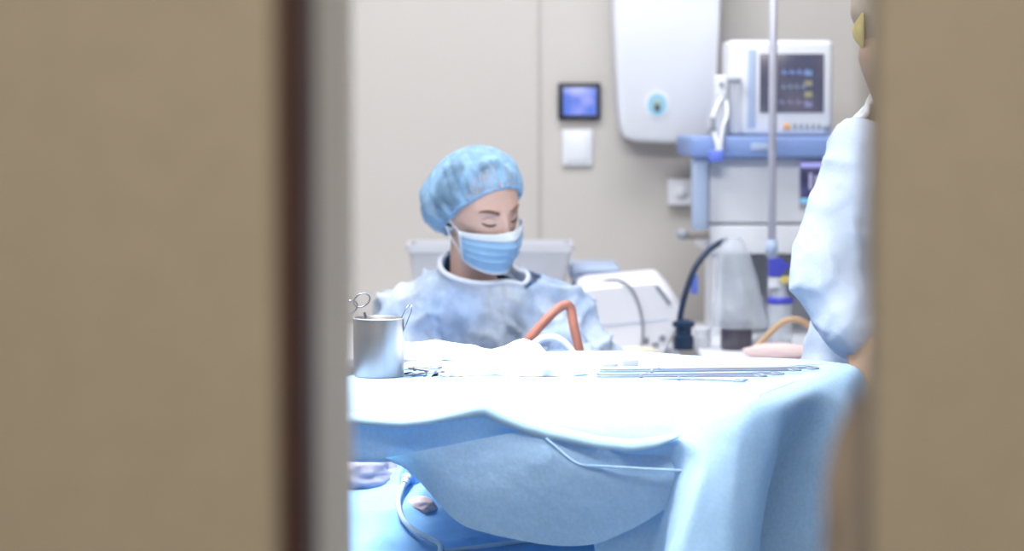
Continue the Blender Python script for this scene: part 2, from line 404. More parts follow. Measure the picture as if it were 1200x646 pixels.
# ------------------------------------------------------------------ blue draped bed under the instrument table
def bed_z(x, y):
    z = .665 - .10 * max(0, (4.30 - y) / .3) ** 1.3
    z += .02 * noise.noise(Vector((x * 4, y * 5, 1.3))) + .018 * max(0, 1 - 4 * abs(noise.noise(Vector((x * 5 + y * 3, y * 6 - x * 2, 8.0))))) + .008 * noise.noise(Vector((x * 13, y * 9, 4.1)))
    z += .05 * math.exp(-((x + .13) / .10) ** 2 - ((y - 4.42) / .09) ** 2)
    return z
def on_bed(px, py, lift=0.0):
    d = ray(px, py); lo, hi = 3.9, 4.9
    for _ in range(50):
        y = (lo + hi) / 2; p = CAM + d * (y / d.y)
        if p.z > bed_z(p.x, p.y) + lift: lo = y
        else: hi = y
    return CAM + d * (lo / d.y)
rows = []
ys = [3.98 + .74 * j / 60 for j in range(61)]
for j, y in enumerate(ys):
    rows.append([Vector((-.75 + 1.15 * i / 90, y, bed_z(-.75 + 1.15 * i / 90, y))) for i in range(91)])
rows.insert(0, [Vector((p.x, p.y - .02, p.z - .35)) for p in rows[0]]); rows.append([Vector((p.x, p.y + .03, p.z - .3)) for p in rows[-1]])
bed = thing('operating_table', 'blue draped operating table low behind the instrument table', 'operating table', (-.2, 4.35, 0))
bm = bmesh.new(); grid(bm, rows); obj('blue_cover', bm, M['bed'], bed)
boxo('mattress', (-.72, 4.03, .48), (.38, 4.70, .55), M['dgrey'], bed, .02)
boxo('pedestal', (-.35, 4.22, .06), (.05, 4.52, .48), M['steel'], bed, .02)
boxo('base', (-.6, 4.15, 0), (.25, 4.6, .06), M['steel'], bed, .02)

def lump(name, c, r, m, amp=.25, sc=18, seed=0, sub=4, flat=None, parent=None):
    bm = bmesh.new(); bmesh.ops.create_icosphere(bm, subdivisions=sub, radius=1)
    for v in bm.verts:
        n = v.co.normalized(); k = 1 + amp * noise.noise(n * 2.2 + Vector((seed, 0, 0))) + amp * .45 * (1 - abs(noise.noise(n * 4.5 + Vector((0, seed, 3)))) * 2.2)
        p = Vector((n.x * r[0], n.y * r[1], n.z * r[2])) * k
        if flat is not None: p.z = max(p.z, flat)
        v.co = Vector(c) + p
    return obj(name, bm, m, parent)
p = on_bed(425, 566); tag(lump('folded_cloth', (p.x - .02, p.y + .02, p.z + .008), (.085, .05, .034), M['greyc'], seed=2, flat=-.02), 'grey lilac crumpled cloth lying behind the tube under the table edge', 'cloth')
p = on_bed(493, 601); tag(lump('pink_swab', (p.x, p.y + .02, p.z + .008), (.024, .018, .016), M['pink'], seed=5, flat=-.014), 'small pink swab lying on the blue cover under the flap', 'swab')
p = on_bed(478, 575); tag(lump('blue_wrap', (p.x + .012, p.y + .05, p.z + .02), (.026, .03, .042), M['bed'], seed=9, flat=-.03), 'crumpled bright blue wrap beside the tube connector', 'wrap')
# tubing
t = thing('drip_tube', 'pale tube with connector curving down over the blue cover', 'tube', on_bed(470, 590))
pp = [on_bed(x, y, .016) for x, y in ((474, 566), (467, 582), (468, 598), (475, 612), (490, 625), (506, 632), (516, 640), (514, 652), (505, 668))]
tubeo('hose', pp, .0052, M['tube'], t)
d = (pp[0] - pp[1]).normalized(); tubeo('connector', [pp[0] - d * .008, pp[0] + d * .010, pp[0] + d * .011, pp[0] + d * .024], [.0075, .0075, .0095, .0095], M['lblue'], t, 0)
tag(tubeo('suction_tube', [on_bed(x, y, .010) for x, y in ((520, 646), (560, 641), (600, 636), (640, 631), (680, 634))], .0042, M['tube']), 'straight grey tube lying on the cover just below the flap', 'tube')

# ------------------------------------------------------------------ things on the instrument table
def can_at():
    c = on_z(444, 441, TZ); r = .0425; h = .098
    t = thing('instrument_can', 'brushed steel cylindrical can standing at the left of the table', 'can', c)
    bm = bmesh.new()
    lathe(bm, [(0, .0005), (r - .002, .0005), (r, .003), (r, h - .002), (r + .0012, h - .001), (r + .0012, h), (r - .001, h + .0008), (r - .002, h - .001), (r - .002, .004), (0, .0035)], c, 48)
    autosmooth(obj('vessel', bm, M['steel'], t), 50)
    return c, r, h
cc, cr_, ch = can_at()
def ring_pts(c, rx, rz, ux, uz, n=20):
    return [Vector(c) + Vector(ux) * rx * math.cos(i * math.tau / n) + Vector(uz) * rz * math.sin(i * math.tau / n) for i in range(n)]
# scissors standing in the can
Yc = cc.y
t = thing('surgical_scissors', 'steel scissors standing in the can with ring handle up', 'scissors', cc + Vector((-.012, 0, .005)))
foot = cc + Vector((-.005, .0, .0065)); neck = P(427, 366, Yc); rc = P(424, 352, Yc)
tubeo('shank', [foot, P(431, 385, Yc), neck], [.0018, .0022, .0022], M['steel2'], t, 4, 8)
a = Vector((.86, 0, .5)).normalized(); b = Vector((-.5, 0, .86)).normalized()
tubeo('finger_ring', ring_pts(rc, .0145, .0105, a, b), .0012, M['steel2'], t, 0, 8, True)
tubeo('shank', [foot + Vector((.004, .006, 0)), P(428, 385, Yc + .006), P(415, 372, Yc + .006)], [.0018, .0022, .0022], M['steel2'], t, 4, 8)
tubeo('finger_ring', ring_pts(P(410, 360, Yc + .008), .0135, .0100, a, b), .0012, M['steel2'], t, 0, 8, True)
t = thing('tweezers', 'shiny steel tweezers leaning out of the can at the right', 'tweezers', cc + Vector((.005, 0, .005)))
for s in (-1, 1):
    bm = bmesh.new(); base = cc + Vector((.004, -.004, .007)); tip = P(481, 357, Yc - .004)
    ax = (tip - base).normalized(); side = Vector((ax.z, 0, -ax.x))
    pts = [base + (tip - base) * u + side * s * w_ for u, w_ in ((0, .001), (.4, .005), (.7, .006), (.92, .005), (1.0, .0015))]
    for (p0, p1), (w0, w1) in zip(zip(pts, pts[1:]), ((.003, .004), (.004, .005), (.005, .006), (.006, .003))):
        pass
    rows = [[p_ + Vector((0, wd, 0)) + side * s * .0008 * k for wd in (-wz, wz)] for k in (0,) for p_, wz in zip(pts, (.0015, .004, .005, .0055, .003))]
    grid(bm, rows)
    o = obj('arm', bm, M['steel2'], t); m_ = o.modifiers.new('sol', 'SOLIDIFY'); m_.thickness = .0016

def crumple(name, px0, px1, prof, Y, thick, m, seed, label, cat, parent=None):
    """a crumpled cloth heap: px-wide outline with real depth around Y, standing on the table"""
    rows = []
    n, k = 64, 26
    for i in range(n + 1):
        u = i / n; px = px0 + (px1 - px0) * u
        top = lerp_tab(prof, px); zt = P(px, top, Y).z; zt = max(zt, TZ + .004)
        X = P(px, 430, Y).x; r = []
        for j in range(k + 1):
            a_ = math.pi * j / k
            wv = 1 + .35 * noise.noise(Vector((u * 7 + seed, a_ * 1.5, seed)))
            yy = Y - math.cos(a_) * thick * wv * (.35 + .65 * math.sin(math.pi * min(1, max(0, u))) ** .5)
            zz = TZ + .001 + (zt - TZ) * max(0, math.sin(a_)) ** .7 * (1.02 + .12 * noise.noise(Vector((u * 5, a_ * 2 + seed, 2))) - .26 * (1 if a_ < 1.2 else max(0, 1 - (a_ - 1.2) / .5)) * max(0, 1 - 5 * abs(noise.noise(Vector((u * 6 + a_ * 1.3, a_ * 2.2 - u * 3 + seed, 7))))))
            r.append(Vector((X + .006 * noise.noise(Vector((u * 14, a_ * 3, seed + 5))), yy, zz)))
        rows.append(r)
    bm = bmesh.new(); grid(bm, rows); o = obj(name, bm, m, parent)
    s_ = o.modifiers.new('sub', 'SUBSURF'); s_.levels = s_.render_levels = 1
    if label: tag(o, label, cat)
    return o
crumple('gauze_cloth', 548, 702, [(548, 425), (565, 414), (580, 410), (600, 401), (614, 400), (632, 408), (645, 418), (660, 419), (675, 424), (690, 433), (702, 440)], 4.10, .075, M['gauze'], 3, 'white crumpled gauze cloth heaped in the middle of the table', 'cloth')
crumple('gauze_pad', 515, 562, [(515, 440), (522, 429), (540, 425), (556, 426), (562, 436)], 4.055, .03, M['gauze'], 8, 'small cream gauze pad in front of the white heap', 'gauze pad')
crumple('drape_towel', 472, 575, [(472, 403), (490, 402), (508, 400), (530, 404), (552, 405), (575, 412)], 4.34, .055, M['gauze'], 12, 'pale folded towel along the table back behind the can', 'towel')

def lying(px, py, z=.004): 
    p = on_z(px, py, TZ); p.z = TZ + z; return p
def forceps(px0, py0, px1, py1, label, ring=True, r=.0017, z=.005, gap=.006, cat='forceps', nm='long_forceps', grp='long steel instruments on the table'):
    a, b = lying(px0, py0, z), lying(px1, py1, z)
    t = thing(nm, label, cat, a, grp)
    ax = (b - a).normalized(); sd = Vector((-ax.y, ax.x, 0))
    L = (b - a).length
    for s in (-1, 1):
        tubeo('shank', [a + sd * s * .0005, a.lerp(b, .25) + sd * s * r * .9, a.lerp(b, .85) + sd * s * gap * .6, b + sd * s * gap], [r * .7, r, r, r], M['steel2'], t, 4, 8)
        if ring: tubeo('finger_ring', ring_pts(b + ax * .008 + sd * s * (gap + .004), .010, .008, ax, sd, 16), .0014, M['steel2'], t, 0, 8, True)
    bm = bmesh.new(); pv = a.lerp(b, .28); cyl(bm, pv - Vector((0, 0, .003)), pv + Vector((0, 0, .003)), .003, seg=12); obj('pivot', bm, M['steel2'], t)
for a_ in ((703, 437, 946, 434.5, 'long slim forceps farthest back in the bundle, rings pointing right', .005),
           (701, 440, 925, 437.5, 'long slim forceps second from the back of the bundle', .006),
           (700, 443, 905, 441, 'long slim forceps in the middle of the bundle', .005),
           (699, 446, 885, 444.5, 'long slim forceps second from the front of the bundle', .006)):
    forceps(*a_[:5], z=a_[5])
forceps(770, 446, 862, 448.5, 'short forceps lying frontmost before the long bundle', z=.004)
forceps(476, 443, 506, 439, 'short clamp lying right beside the can foot', True, .0014, .004, .004, 'clamp', 'artery_clamp', 'small clamps beside the can')
forceps(478, 438, 507, 442, 'short clamp crossing over the front one by the can', True, .0014, .009, .004, 'clamp', 'artery_clamp', 'small clamps beside the can')
forceps(477, 434, 505, 434.5, 'short clamp farthest back beside the can', True, .0014, .005, .004, 'clamp', 'artery_clamp', 'small clamps beside the can')
for (x0, x1, yb, h, lab, zz) in ((729, 748, 434, .013, 'larger lilac plastic clip block on the forceps bundle', .0075), (704, 724, 434.5, .007, 'smaller lilac plastic clip block at the bundle left end', .0075)):
    a = lying(x0, yb, 0); b = lying(x1, yb, 0)
    t = thing('clip_block', lab, 'clip', (a + b) / 2)
    boxo('block', (a.x, a.y - .009, TZ + zz), (b.x, a.y + .009, TZ + zz + h), M['lilac'], t, .002)
    for k in (.27, .68):
        x = a.x + (b.x - a.x) * k; boxo('slot', (x - .004, a.y - .004, TZ + zz + h - .001), (x + .004, a.y + .004, TZ + zz + h + .0008), M['greyp'], t, .0004)

# tubes behind the table
t = tubeo('rubber_tube', [P(600, 425, 4.78), P(617, 401, 4.78), P(640, 375, 4.79), P(655, 361, 4.80), P(664, 357.5, 4.80), P(669, 363, 4.80), P(673, 385, 4.79), P(679, 412, 4.78), P(684, 440, 4.78)], .0095, M['rubber'])
tag(t, 'red brown rubber tube bent sharply before the seated person', 'tube')
t = tubeo('white_tube', [P(600, 548, 4.66), P(606, 470, 4.68), P(612, 425, 4.70), P(622, 408, 4.70), P(634, 398, 4.70), P(648, 396, 4.70), P(660, 401, 4.70), P(672, 415, 4.70), P(680, 432, 4.70), P(688, 480, 4.68), P(694, 548, 4.66)], .0075, M['whitet'])
tag(t, 'white plastic tube arching low under the red brown tube', 'tube')

# ------------------------------------------------------------------ people
def g2(x, z, cx, cz, sx, sz): return math.exp(-((x - cx) / sx) ** 2 - ((z - cz) / sz) ** 2)
def head_bm(mtx):
    bm = bmesh.new(); bmesh.ops.create_icosphere(bm, subdivisions=6, radius=1)
    for v in bm.verts:
        n = v.co.normalized(); x, y, z = n
        rx, ry, rz = .074, .094, .112
        p = Vector((x * rx, y * ry, z * rz))
        if p.z > .03: p.z = .03 + (p.z - .03) * .88
        if p.z < -.02:
            k = min(1, (-.02 - p.z) / .09)
            p.x *= 1 - .34 * k
            if p.y > 0: p.y *= 1 - .45 * k
            else: p.y = p.y * (1 - .04 * k) - .022 * k * (1 - abs(x))
        if p.y < 0:
            f = min(1, -y * 1.6)
            ax = abs(p.x); X, Z = p.x, p.z; d = 0
            d += .0045 * g2(ax, Z, .028, .021, .02, .008)
            d -= .0105 * g2(ax, Z, .031, -.001, .015, .013)
            d += .0085 * g2(ax, Z, .031, -.003, .0125, .0085)
            nz = max(0, min(1, (.012 - Z) / .055)) if Z > -.05 else max(0, 1 - (-.05 - Z) / .009)
            d += (.004 + .022 * nz) * math.exp(-(X / (.0085 + .005 * nz)) ** 2) * (1 if Z < .012 else max(0, 1 - (Z - .012) / .02))
            d += .008 * g2(ax, Z, .0145, -.046, .0065, .007)
            d += .005 * g2(ax, Z, .046, -.028, .02, .018)
            d += .006 * g2(X, Z, 0, -.068, .018, .0055) + .006 * g2(X, Z, 0, -.079, .016, .006) - .004 * g2(X, Z, 0, -.0735, .022, .002)
            d += .007 * g2(X, Z, 0, -.104, .018, .014)
            p += Vector((0, -1, 0)) * d * f
        v.co = p
    for s in (-1, 1):   # ears
        r = bmesh.ops.create_uvsphere(bm, u_segments=20, v_segments=14, radius=1)
        for v in r['verts']:
            c = v.co; k = 1 - .35 * math.exp(-((c.y) ** 2 + (c.z) ** 2) / .25) * (1 if c.x * s > 0 else 0)
            q_ = Vector((c.x * .009 * k, c.y * .018, c.z * .031))
            q_ = Matrix.Rotation(-s * .35, 3, 'Z') @ q_
            v.co = q_ + Vector((s * .074, .014, -.008))
    bm.transform(mtx)
    return bm
def ell(r): return (r[0], r[1]) if hasattr(r, '__len__') else (r, r)
def skin_mesh(verts, edges, radii, voxel=.008, smooth=14):
    """tapered elliptical limbs along a skeleton, fused by a voxel remesh into one smooth surface"""
    bm = bmesh.new(); sg = 28
    for v, r in zip(verts, radii):
        a, b = ell(r); res = bmesh.ops.create_uvsphere(bm, u_segments=24, v_segments=16, radius=1)
        for q_ in res['verts']: q_.co = Vector(v) + Vector((q_.co.x * a, q_.co.y * b, q_.co.z * min(a, b) * .9))
    for i, j in edges:
        p0, p1 = Vector(verts[i]), Vector(verts[j]); t_ = (p1 - p0).normalized()
        ax = Vector((1, 0, 0)) if abs(t_.x) < .8 else Vector((0, 0, 1))
        ax = (ax - t_ * ax.dot(t_)).normalized(); ay = t_.cross(ax)
        r0, r1 = ell(radii[i]), ell(radii[j])
        # where a broad trunk joint meets a limb, the limb keeps its own girth
        if max(r0) > 1.6 * max(r1): r0 = tuple(x * 1.15 for x in r1)
        elif max(r1) > 1.6 * max(r0): r1 = tuple(x * 1.15 for x in r0)
        rings = []
        for k in range(7):
            u = k / 6; c = p0.lerp(p1, u); a = r0[0] + (r1[0] - r0[0]) * u; b = r0[1] + (r1[1] - r0[1]) * u
            rings.append([bm.verts.new(c + ax * a * math.cos(m_ * math.tau / sg) + ay * b * math.sin(m_ * math.tau / sg)) for m_ in range(sg)])
        for A_, B_ in zip(rings, rings[1:]):
            for m_ in range(sg): bm.faces.new((A_[m_], A_[(m_ + 1) % sg], B_[(m_ + 1) % sg], B_[m_]))
        bm.faces.new(rings[0][::-1]); bm.faces.new(rings[-1])
    bmesh.ops.recalc_face_normals(bm, faces=bm.faces[:])
    o = obj('tmp', bm, M['skin'])
    r_ = o.modifiers.new('r', 'REMESH'); r_.mode = 'VOXEL'; r_.voxel_size = voxel
    s_ = o.modifiers.new('s', 'SMOOTH'); s_.iterations = smooth; s_.factor = .5
    out = bake(o); bpy.data.objects.remove(o); return out
def hand_bm(wrist, fwd, palm_n, thumb_side, L=.175, curl=.5):
    """palm, four unequal bent fingers and a side thumb"""
    bm = bmesh.new(); f = Vector(fwd).normalized(); n = Vector(palm_n); n = (n - f * n.dot(f)).normalized(); s = f.cross(n) * thumb_side
    W = Vector(wrist)
    for k in range(4):
        o_ = (k - 1.5) * .0185
        b_ = W + f * (.088 - .004 * abs(k - 1.3)) - s * o_ * 1.0
        tube(bm, [W + f * .0 - s * o_ * .75, W + f * .045 - s * o_ * .95, b_], [.0135, .0145, .0115], 12)
        ln = (.072, .080, .075, .058)[k]; d = f.copy(); pts = [b_ - f * .012, b_]; c = b_
        for j, fr in enumerate((.45, .32, .23)):
            ang = curl * (.5, .9, .6)[j]; d = (Matrix.Rotation(ang, 3, s.cross(Vector((0,0,0)) ) if False else (d.cross(n)).normalized()) @ d).normalized() if False else (d * math.cos(ang) + n * math.sin(ang)).normalized()
            nn = (n - d * n.dot(d)); 
            c = c + d * ln * fr; pts.append(c)
        tube(bm, smooth_path(pts, 3), [.0098 - .0028 * i / (len(smooth_path(pts, 3)) - 1) for i in range(len(smooth_path(pts, 3)))], 12)
    th = [W + f * .02 + s * .018, W + f * .048 + s * .040 + n * .006, W + f * .074 + s * .052 + n * .014, W + f * .094 + s * .055 + n * .022]
    sp = smooth_path(th, 3); tube(bm, sp, [.0145 - .0062 * i / (len(sp) - 1) for i in range(len(sp))], 12)
    return bm
def keep_largest(bm):
    seen = set(); best = []
    for v in bm.verts:
        if v in seen: continue
        st = [v]; seen.add(v); isl = [v]
        while st:
            c = st.pop()
            for e in c.link_edges:
                o_ = e.other_vert(c)
                if o_ not in seen: seen.add(o_); st.append(o_); isl.append(o_)
        if len(isl) > len(best): best = isl
    b = set(best); bmesh.ops.delete(bm, geom=[v for v in bm.verts if v not in b], context='VERTS')
def merge(name, parts, m, voxel, parent=None, smooth=4):
    bm = bmesh.new()
    for p_ in parts:
        if isinstance(p_, bmesh.types.BMesh):
            t_ = bpy.data.meshes.new('t'); p_.to_mesh(t_); p_.free(); bm.from_mesh(t_)
        else: bm.from_mesh(p_)
    o = obj('tmp', bm, m)
    r_ = o.modifiers.new('r', 'REMESH'); r_.mode = 'VOXEL'; r_.voxel_size = voxel; r_.use_smooth_shade = True
    if smooth:
        s_ = o.modifiers.new('s', 'SMOOTH'); s_.iterations = smooth; s_.factor = .5
    me = bake(o); bpy.data.objects.remove(o)
    b_ = bmesh.new(); b_.from_mesh(me); keep_largest(b_)
    return obj(name, b_, m, parent)

def face_bits(body, mtx, brow=True):
    # lashes and brows
    def lp(x, z, off=0.0):
        ax = abs(x)
        y = -.094 * math.sqrt(max(0, 1 - (x / .074) ** 2 - (z / .112) ** 2))
        d = .0045 * g2(ax, z, .028, .021, .02, .008) - .0105 * g2(ax, z, .031, -.001, .015, .013) + .0085 * g2(ax, z, .031, -.003, .0125, .0085)
        return mtx @ Vector((x, y - d - off, z))
    for s in (-1, 1):
        tubeo('eyelash', [lp(s * x, z, .0012) for x, z in ((.0185, -.0075), (.024, -.0105), (.031, -.012), (.038, -.0105), (.045, -.0065))], [.0008, .0021, .0026, .0025, .0010], M['lash'], body, 5, 8)
        tubeo('eyelid_crease', [lp(s * x, z, .0003) for x, z in ((.019, .001), (.025, .0045), (.032, .0055), (.039, .004), (.046, -.001))], [.0004, .0009, .001, .0009, .0004], M['brow'], body, 5, 8)
        tubeo('eyebrow', [lp(s * x, z, .0004) for x, z in ((.0145, .0165), (.022, .0195), (.032, .022), (.042, .0215), (.051, .0165))], [.002, .0034, .0034, .0026, .0009], M['brow'], body, 5, 8)

# --- seated person behind the table
RH = Matrix.Rotation(R(36), 4, 'Z') @ Matrix.Rotation(R(20), 4, 'X') @ Matrix.Rotation(R(-9), 4, 'Y')
eye = P(590, 257, 5.13)
HC = eye - (RH @ Vector((0, -.088, 0)))
HM = Matrix.Translation(HC) @ RH
nb = Vector((-.085, 5.262, 1.015)); nt = HM @ Vector((0, .022, -.085))
SLp, SRp = Vector((-.212, 5.285, .922)), Vector((.05, 5.235, .930))
ELp, ERp = Vector((-.245, 5.12, .735)), Vector((.165, 5.14, .785))
WLp, WRp = Vector((-.13, 4.90, .775)), Vector((.035, 4.88, .775))
V_ = [Vector((-.09, 5.45, .50)), Vector((-.09, 5.42, .66)), Vector((-.09, 5.35, .82)), Vector((-.087, 5.30, .93)), nb, nt,
      SLp, ELp, WLp, SRp, ERp, WRp,
      Vector((-.18, 5.40, .49)), Vector((-.22, 5.02, .52)), Vector((-.22, 5.10, .10)), Vector((-.225, 4.98, .035)),
      Vector((0, 5.40, .49)), Vector((.03, 5.02, .52)), Vector((.03, 5.10, .10)), Vector((.03, 4.98, .035))]
E_ = [(0, 1), (1, 2), (2, 3), (3, 4), (4, 5), (3, 6), (6, 7), (7, 8), (3, 9), (9, 10), (10, 11), (0, 12), (12, 13), (13, 14), (14, 15), (0, 16), (16, 17), (17, 18), (18, 19)]
R_ = [(.15, .11), (.125, .095), (.135, .095), (.12, .075), .052, .05, .052, .038, .025, .052, .038, .025, .08, .058, .036, .03, .08, .058, .036, .03]
bodyme = skin_mesh(V_, E_, R_)
hands = [hand_bm(WLp, (.45, -.85, .0), (0, 0, -1), 1), hand_bm(WRp, (-.3, -.9, 0), (0, 0, -1), -1)]
woman = merge('person', [bodyme, head_bm(HM)] + hands, M['skin'], .004, None, 3)
tag(woman, 'person seated behind the table in blue cap, blue mask and pale blue gown, looking down', 'person')
face_bits(woman, HM)

def cloth(name, verts, edges, radii, m, parent, cut, voxel=.008, wr=.010, seed=0, low=None, thick=.0015):
    me = skin_mesh(verts, edges, radii)
    bm = bmesh.new(); bm.from_mesh(me)
    bm.normal_update()
    for v in bm.verts:
        c = v.co
        w_ = noise.noise(Vector((c.x * 9 + c.z * 7 + seed, c.y * 6, c.z * 5 - c.x * 5))) + .6 * noise.noise(Vector((c.x * 22 + c.z * 12, c.y * 14, c.z * 10 + seed)))
        rd = 1 - abs(noise.noise(Vector((c.x * 11 - c.z * 9, c.y * 8, c.z * 6 + c.x * 8 + seed)))) * 2
        wk = min(1, max(.12, ((c - Vector(cut[0][0])).length - .07) / .10)); rd2 = 1 - abs(noise.noise(Vector((c.x * 17 + c.z * 13 + seed, c.y * 9, c.z * 6 - c.x * 9)))) * 2.2
        v.co = c + v.normal * wr * wk * (.35 * w_ + .55 * (max(0, rd) ** 2.2) + .35 * max(0, rd2) ** 3 - .12)
    loops = []
    for cutd in cut:
        co, no = cutd[:2]; rad = cutd[2] if len(cutd) > 2 else 9
        fs = [f for f in bm.faces if (f.calc_center_median() - Vector(co)).length < rad]
        gm = list({v for f in fs for v in f.verts}) + list({e for f in fs for e in f.edges}) + fs
        bmesh.ops.bisect_plane(bm, geom=gm, plane_co=co, plane_no=no, clear_outer=True)
        bd = [e for e in bm.edges if e.is_boundary and all(abs((v.co - Vector(co)).dot(Vector(no).normalized())) < .002 for v in e.verts)]
        # order the loop
        if bd:
            adj = {}
            for e in bd:
                a, b = e.verts; adj.setdefault(a, []).append(b); adj.setdefault(b, []).append(a)
            best = []; seen = set()
            for st in adj:
                if st in seen: continue
                lp_ = [st]; seen.add(st); cur = st
                while True:
                    nx = [q_ for q_ in adj[cur] if q_ not in seen]
                    if not nx: break
                    cur = nx[0]; seen.add(cur); lp_.append(cur)
                if len(lp_) > len(best): best = lp_
            loops.append([v.co.copy() for v in best])
    keep_largest(bm)
    o = obj(name, bm, m, parent)
    s_ = o.modifiers.new('sol', 'SOLIDIFY'); s_.thickness = thick
    return o, loops
# neckline plane: tilted forward
ncen = P(553, 314, 5.24)
nno = Vector((.10, -.42, .90)).normalized()
gv = [V_[0], V_[1], V_[2] + Vector((0, -.012, 0)), V_[3] + Vector((0, -.012, .0)), nb + Vector((.004, -.012, .006)), nb + Vector((.02, -.045, .09)),
      SLp + Vector((-.004, 0, .004)), ELp, WLp, SRp + Vector((.006, 0, .004)), ERp, WRp]
ge = [(0, 1), (1, 2), (2, 3), (3, 4), (4, 5), (3, 6), (6, 7), (7, 8), (3, 9), (9, 10), (10, 11)]
gr = [(.185, .15), (.17, .145), (.17, .145), (.150, .118), .078, .074, .078, .078, .05, .078, .080, .05]
gown, lp1 = cloth('gown', gv, ge, gr, M['gown'], woman, [(ncen, nno, .14), (Vector((0, 0, .46)), Vector((0, 0, -1)))], wr=.046, seed=3)
if lp1 and len(lp1[0]) > 10:
    L_ = lp1[0]
    for _ in range(14): L_ = [(L_[i - 1] + L_[i] * 2 + L_[(i + 1) % len(L_)]) / 4 for i in range(len(L_))]
    L_ = [L_[i] for i in range(0, len(L_), 3)]
    tubeo('neck_binding', L_, .0062, M['trim'], gown, 3, 8, True, 'white neck binding')
sv = [Vector(v) for v in gv]; sr = [(.165, .13), (.15, .115), (.148, .112), (.132, .092), .069, .064, .058, .05, .04, .062, .05, .04]
scr, lp2 = cloth('scrub_top', [sv[i] for i in (0, 1, 2, 3, 4, 5, 6, 9)], [(0, 1), (1, 2), (2, 3), (3, 4), (4, 5), (3, 6), (3, 7)], [sr[i] for i in (0, 1, 2, 3, 4, 5, 6, 9)], M['scrub'], woman,
                 [(ncen + nno * .012, (nno + Vector((-.05, .10, 0))).normalized(), .13), (Vector((0, 0, .48)), Vector((0, 0, -1)))], wr=.003)
# V opening of the scrub top
bm = bmesh.new(); bm.from_mesh(scr.data)
fx = RH @ Vector((0, -1, 0)); fx = Vector((.35, -.93, 0)).normalized(); sx = Vector((fx.y * -1, fx.x, 0))
dl = [v for v in bm.verts if (v.co - nb).dot(fx) > .0 and abs((v.co - nb).dot(sx)) < .018 + max(0, (v.co.z - .87)) * .42 and v.co.z > .86]
bmesh.ops.delete(bm, geom=dl, context='VERTS'); bm.to_mesh(scr.data); bm.free()

# cap and hair (in head space)
def dome(scale, fold, H=.138, puff=.36, seg=120, rows_=34, seed=0, lift=0):
    c0 = Vector((0, -.006, -.012)); e1 = Vector((1, 0, 0)); e2 = Vector((0, -.64, .768)); nn = Vector((0, .768, .64)); c0 = c0 + nn * lift
    rows = []
    for j in range(rows_ + 1):
        t_ = j / rows_; h = H * math.sin(t_ * math.pi / 2) ** .95
        pf = puff * min(1, t_ / .22) ** .7; r =  max(0, math.cos(t_ * math.pi / 2)) ** .62
        row = []
        for i in range(seg):
            ph = i * math.tau / seg
            nz = noise.noise(Vector((math.cos(ph) * 3, math.sin(ph) * 3, seed)))
            fo = fold * (.5 * math.sin(ph * 19 + 3 * nz + t_ * 1.5) + .5 * math.sin(ph * 31 + 4 * nz + 1)) * math.exp(-t_ * 2.6)
            fo += fold * 1.7 * (1 - 2.2 * abs(noise.noise(Vector((math.cos(ph) * 2.6 + seed, math.sin(ph) * 2.6, t_ * 2.2))))) * math.sin(min(1, t_ * 1.6) * math.pi) ** .7 * (1 - t_ * .5)
            fo = max(fo, -.02)
            k = r * (1 + fo) * scale * (1 + pf * (.70 - .52 * math.sin(ph)))
            back = 1.0 + .08 * max(0, -math.sin(ph)) * math.sin(math.pi * t_)
            p_ = c0 + e1 * (.0825 * k * math.cos(ph)) + e2 * (.104 * k * back * math.sin(ph)) + nn * (h * scale * (1 + .3 * fo) - .002)
            row.append(HM @ p_)
        row.append(row[0]); rows.append(row)
    bm = bmesh.new(); grid(bm, rows); bmesh.ops.remove_doubles(bm, verts=bm.verts[:], dist=1e-5); return bm, rows
bm, rows = dome(1.0, .085, seed=2); cap = obj('surgical_cap', bm, M['cap'], woman, label='sheer light blue bouffant cap')
rim = rows[0][:-1]; tubeo('elastic_edge', [rim[i] for i in range(0, len(rim), 3)], .004, M['cap'], cap, 3, 8, True)
bm, rows = dome(.955, .04, H=.110, puff=.05, seed=6, lift=.014); obj('hair', bm, M['hair'], woman, label='dark brown hair under the cap')

# mask
def mask_pt(ph, v, off=0.0):
    # ph across (-1..1), v 0 top .. 1 bottom
    a_ = ph * R(72)
    z = -.027 - .098 * v - .010 * (1 - math.cos(a_)) * (1 - v) * 1.0 + .006 * (1 - v) * math.exp(-(ph / .22) ** 2)
    z += .012 * v * (ph ** 2) * 1.6
    ra = .079 - .018 * v ** 2; rb = .097 + .010 * math.sin(math.pi * min(1, v * 1.1)) - .004 * v ** 3
    x = ra * math.sin(a_); y = -rb * math.cos(a_) ** .75
    y -= (.020 * math.exp(-((v - .20) / .28) ** 2) + .004) * math.exp(-(a_ / .38) ** 2)
    pl = 0
    for c in (.30, .50, .70): pl += .0030 * max(0, 1 - abs(v - c) / .07) * (1 if v < c else .25) * math.cos(a_) ** .5
    k = 1 + (off + pl) / .09
    return HM @ Vector((x * k, y * k + .004, z))
rows = [[mask_pt(-1 + 2 * i / 48, j / 44, .004) for i in range(49)] for j in range(45)]
bm = bmesh.new(); grid(bm, rows); mk = obj('face_mask', bm, M['mask'], woman, label='light blue pleated surgical mask'); s_ = mk.modifiers.new('s', 'SOLIDIFY'); s_.thickness = .001
bm = bmesh.new(); grid(bm, [[mask_pt(-1 + 2 * i / 48, v, .0062) for i in range(49)] for v in (-.02, .03, .07, .11, .14)]); o = obj('nose_band', bm, M['maskw'], mk, label='white top band'); s_ = o.modifiers.new('s', 'SOLIDIFY'); s_.thickness = .001
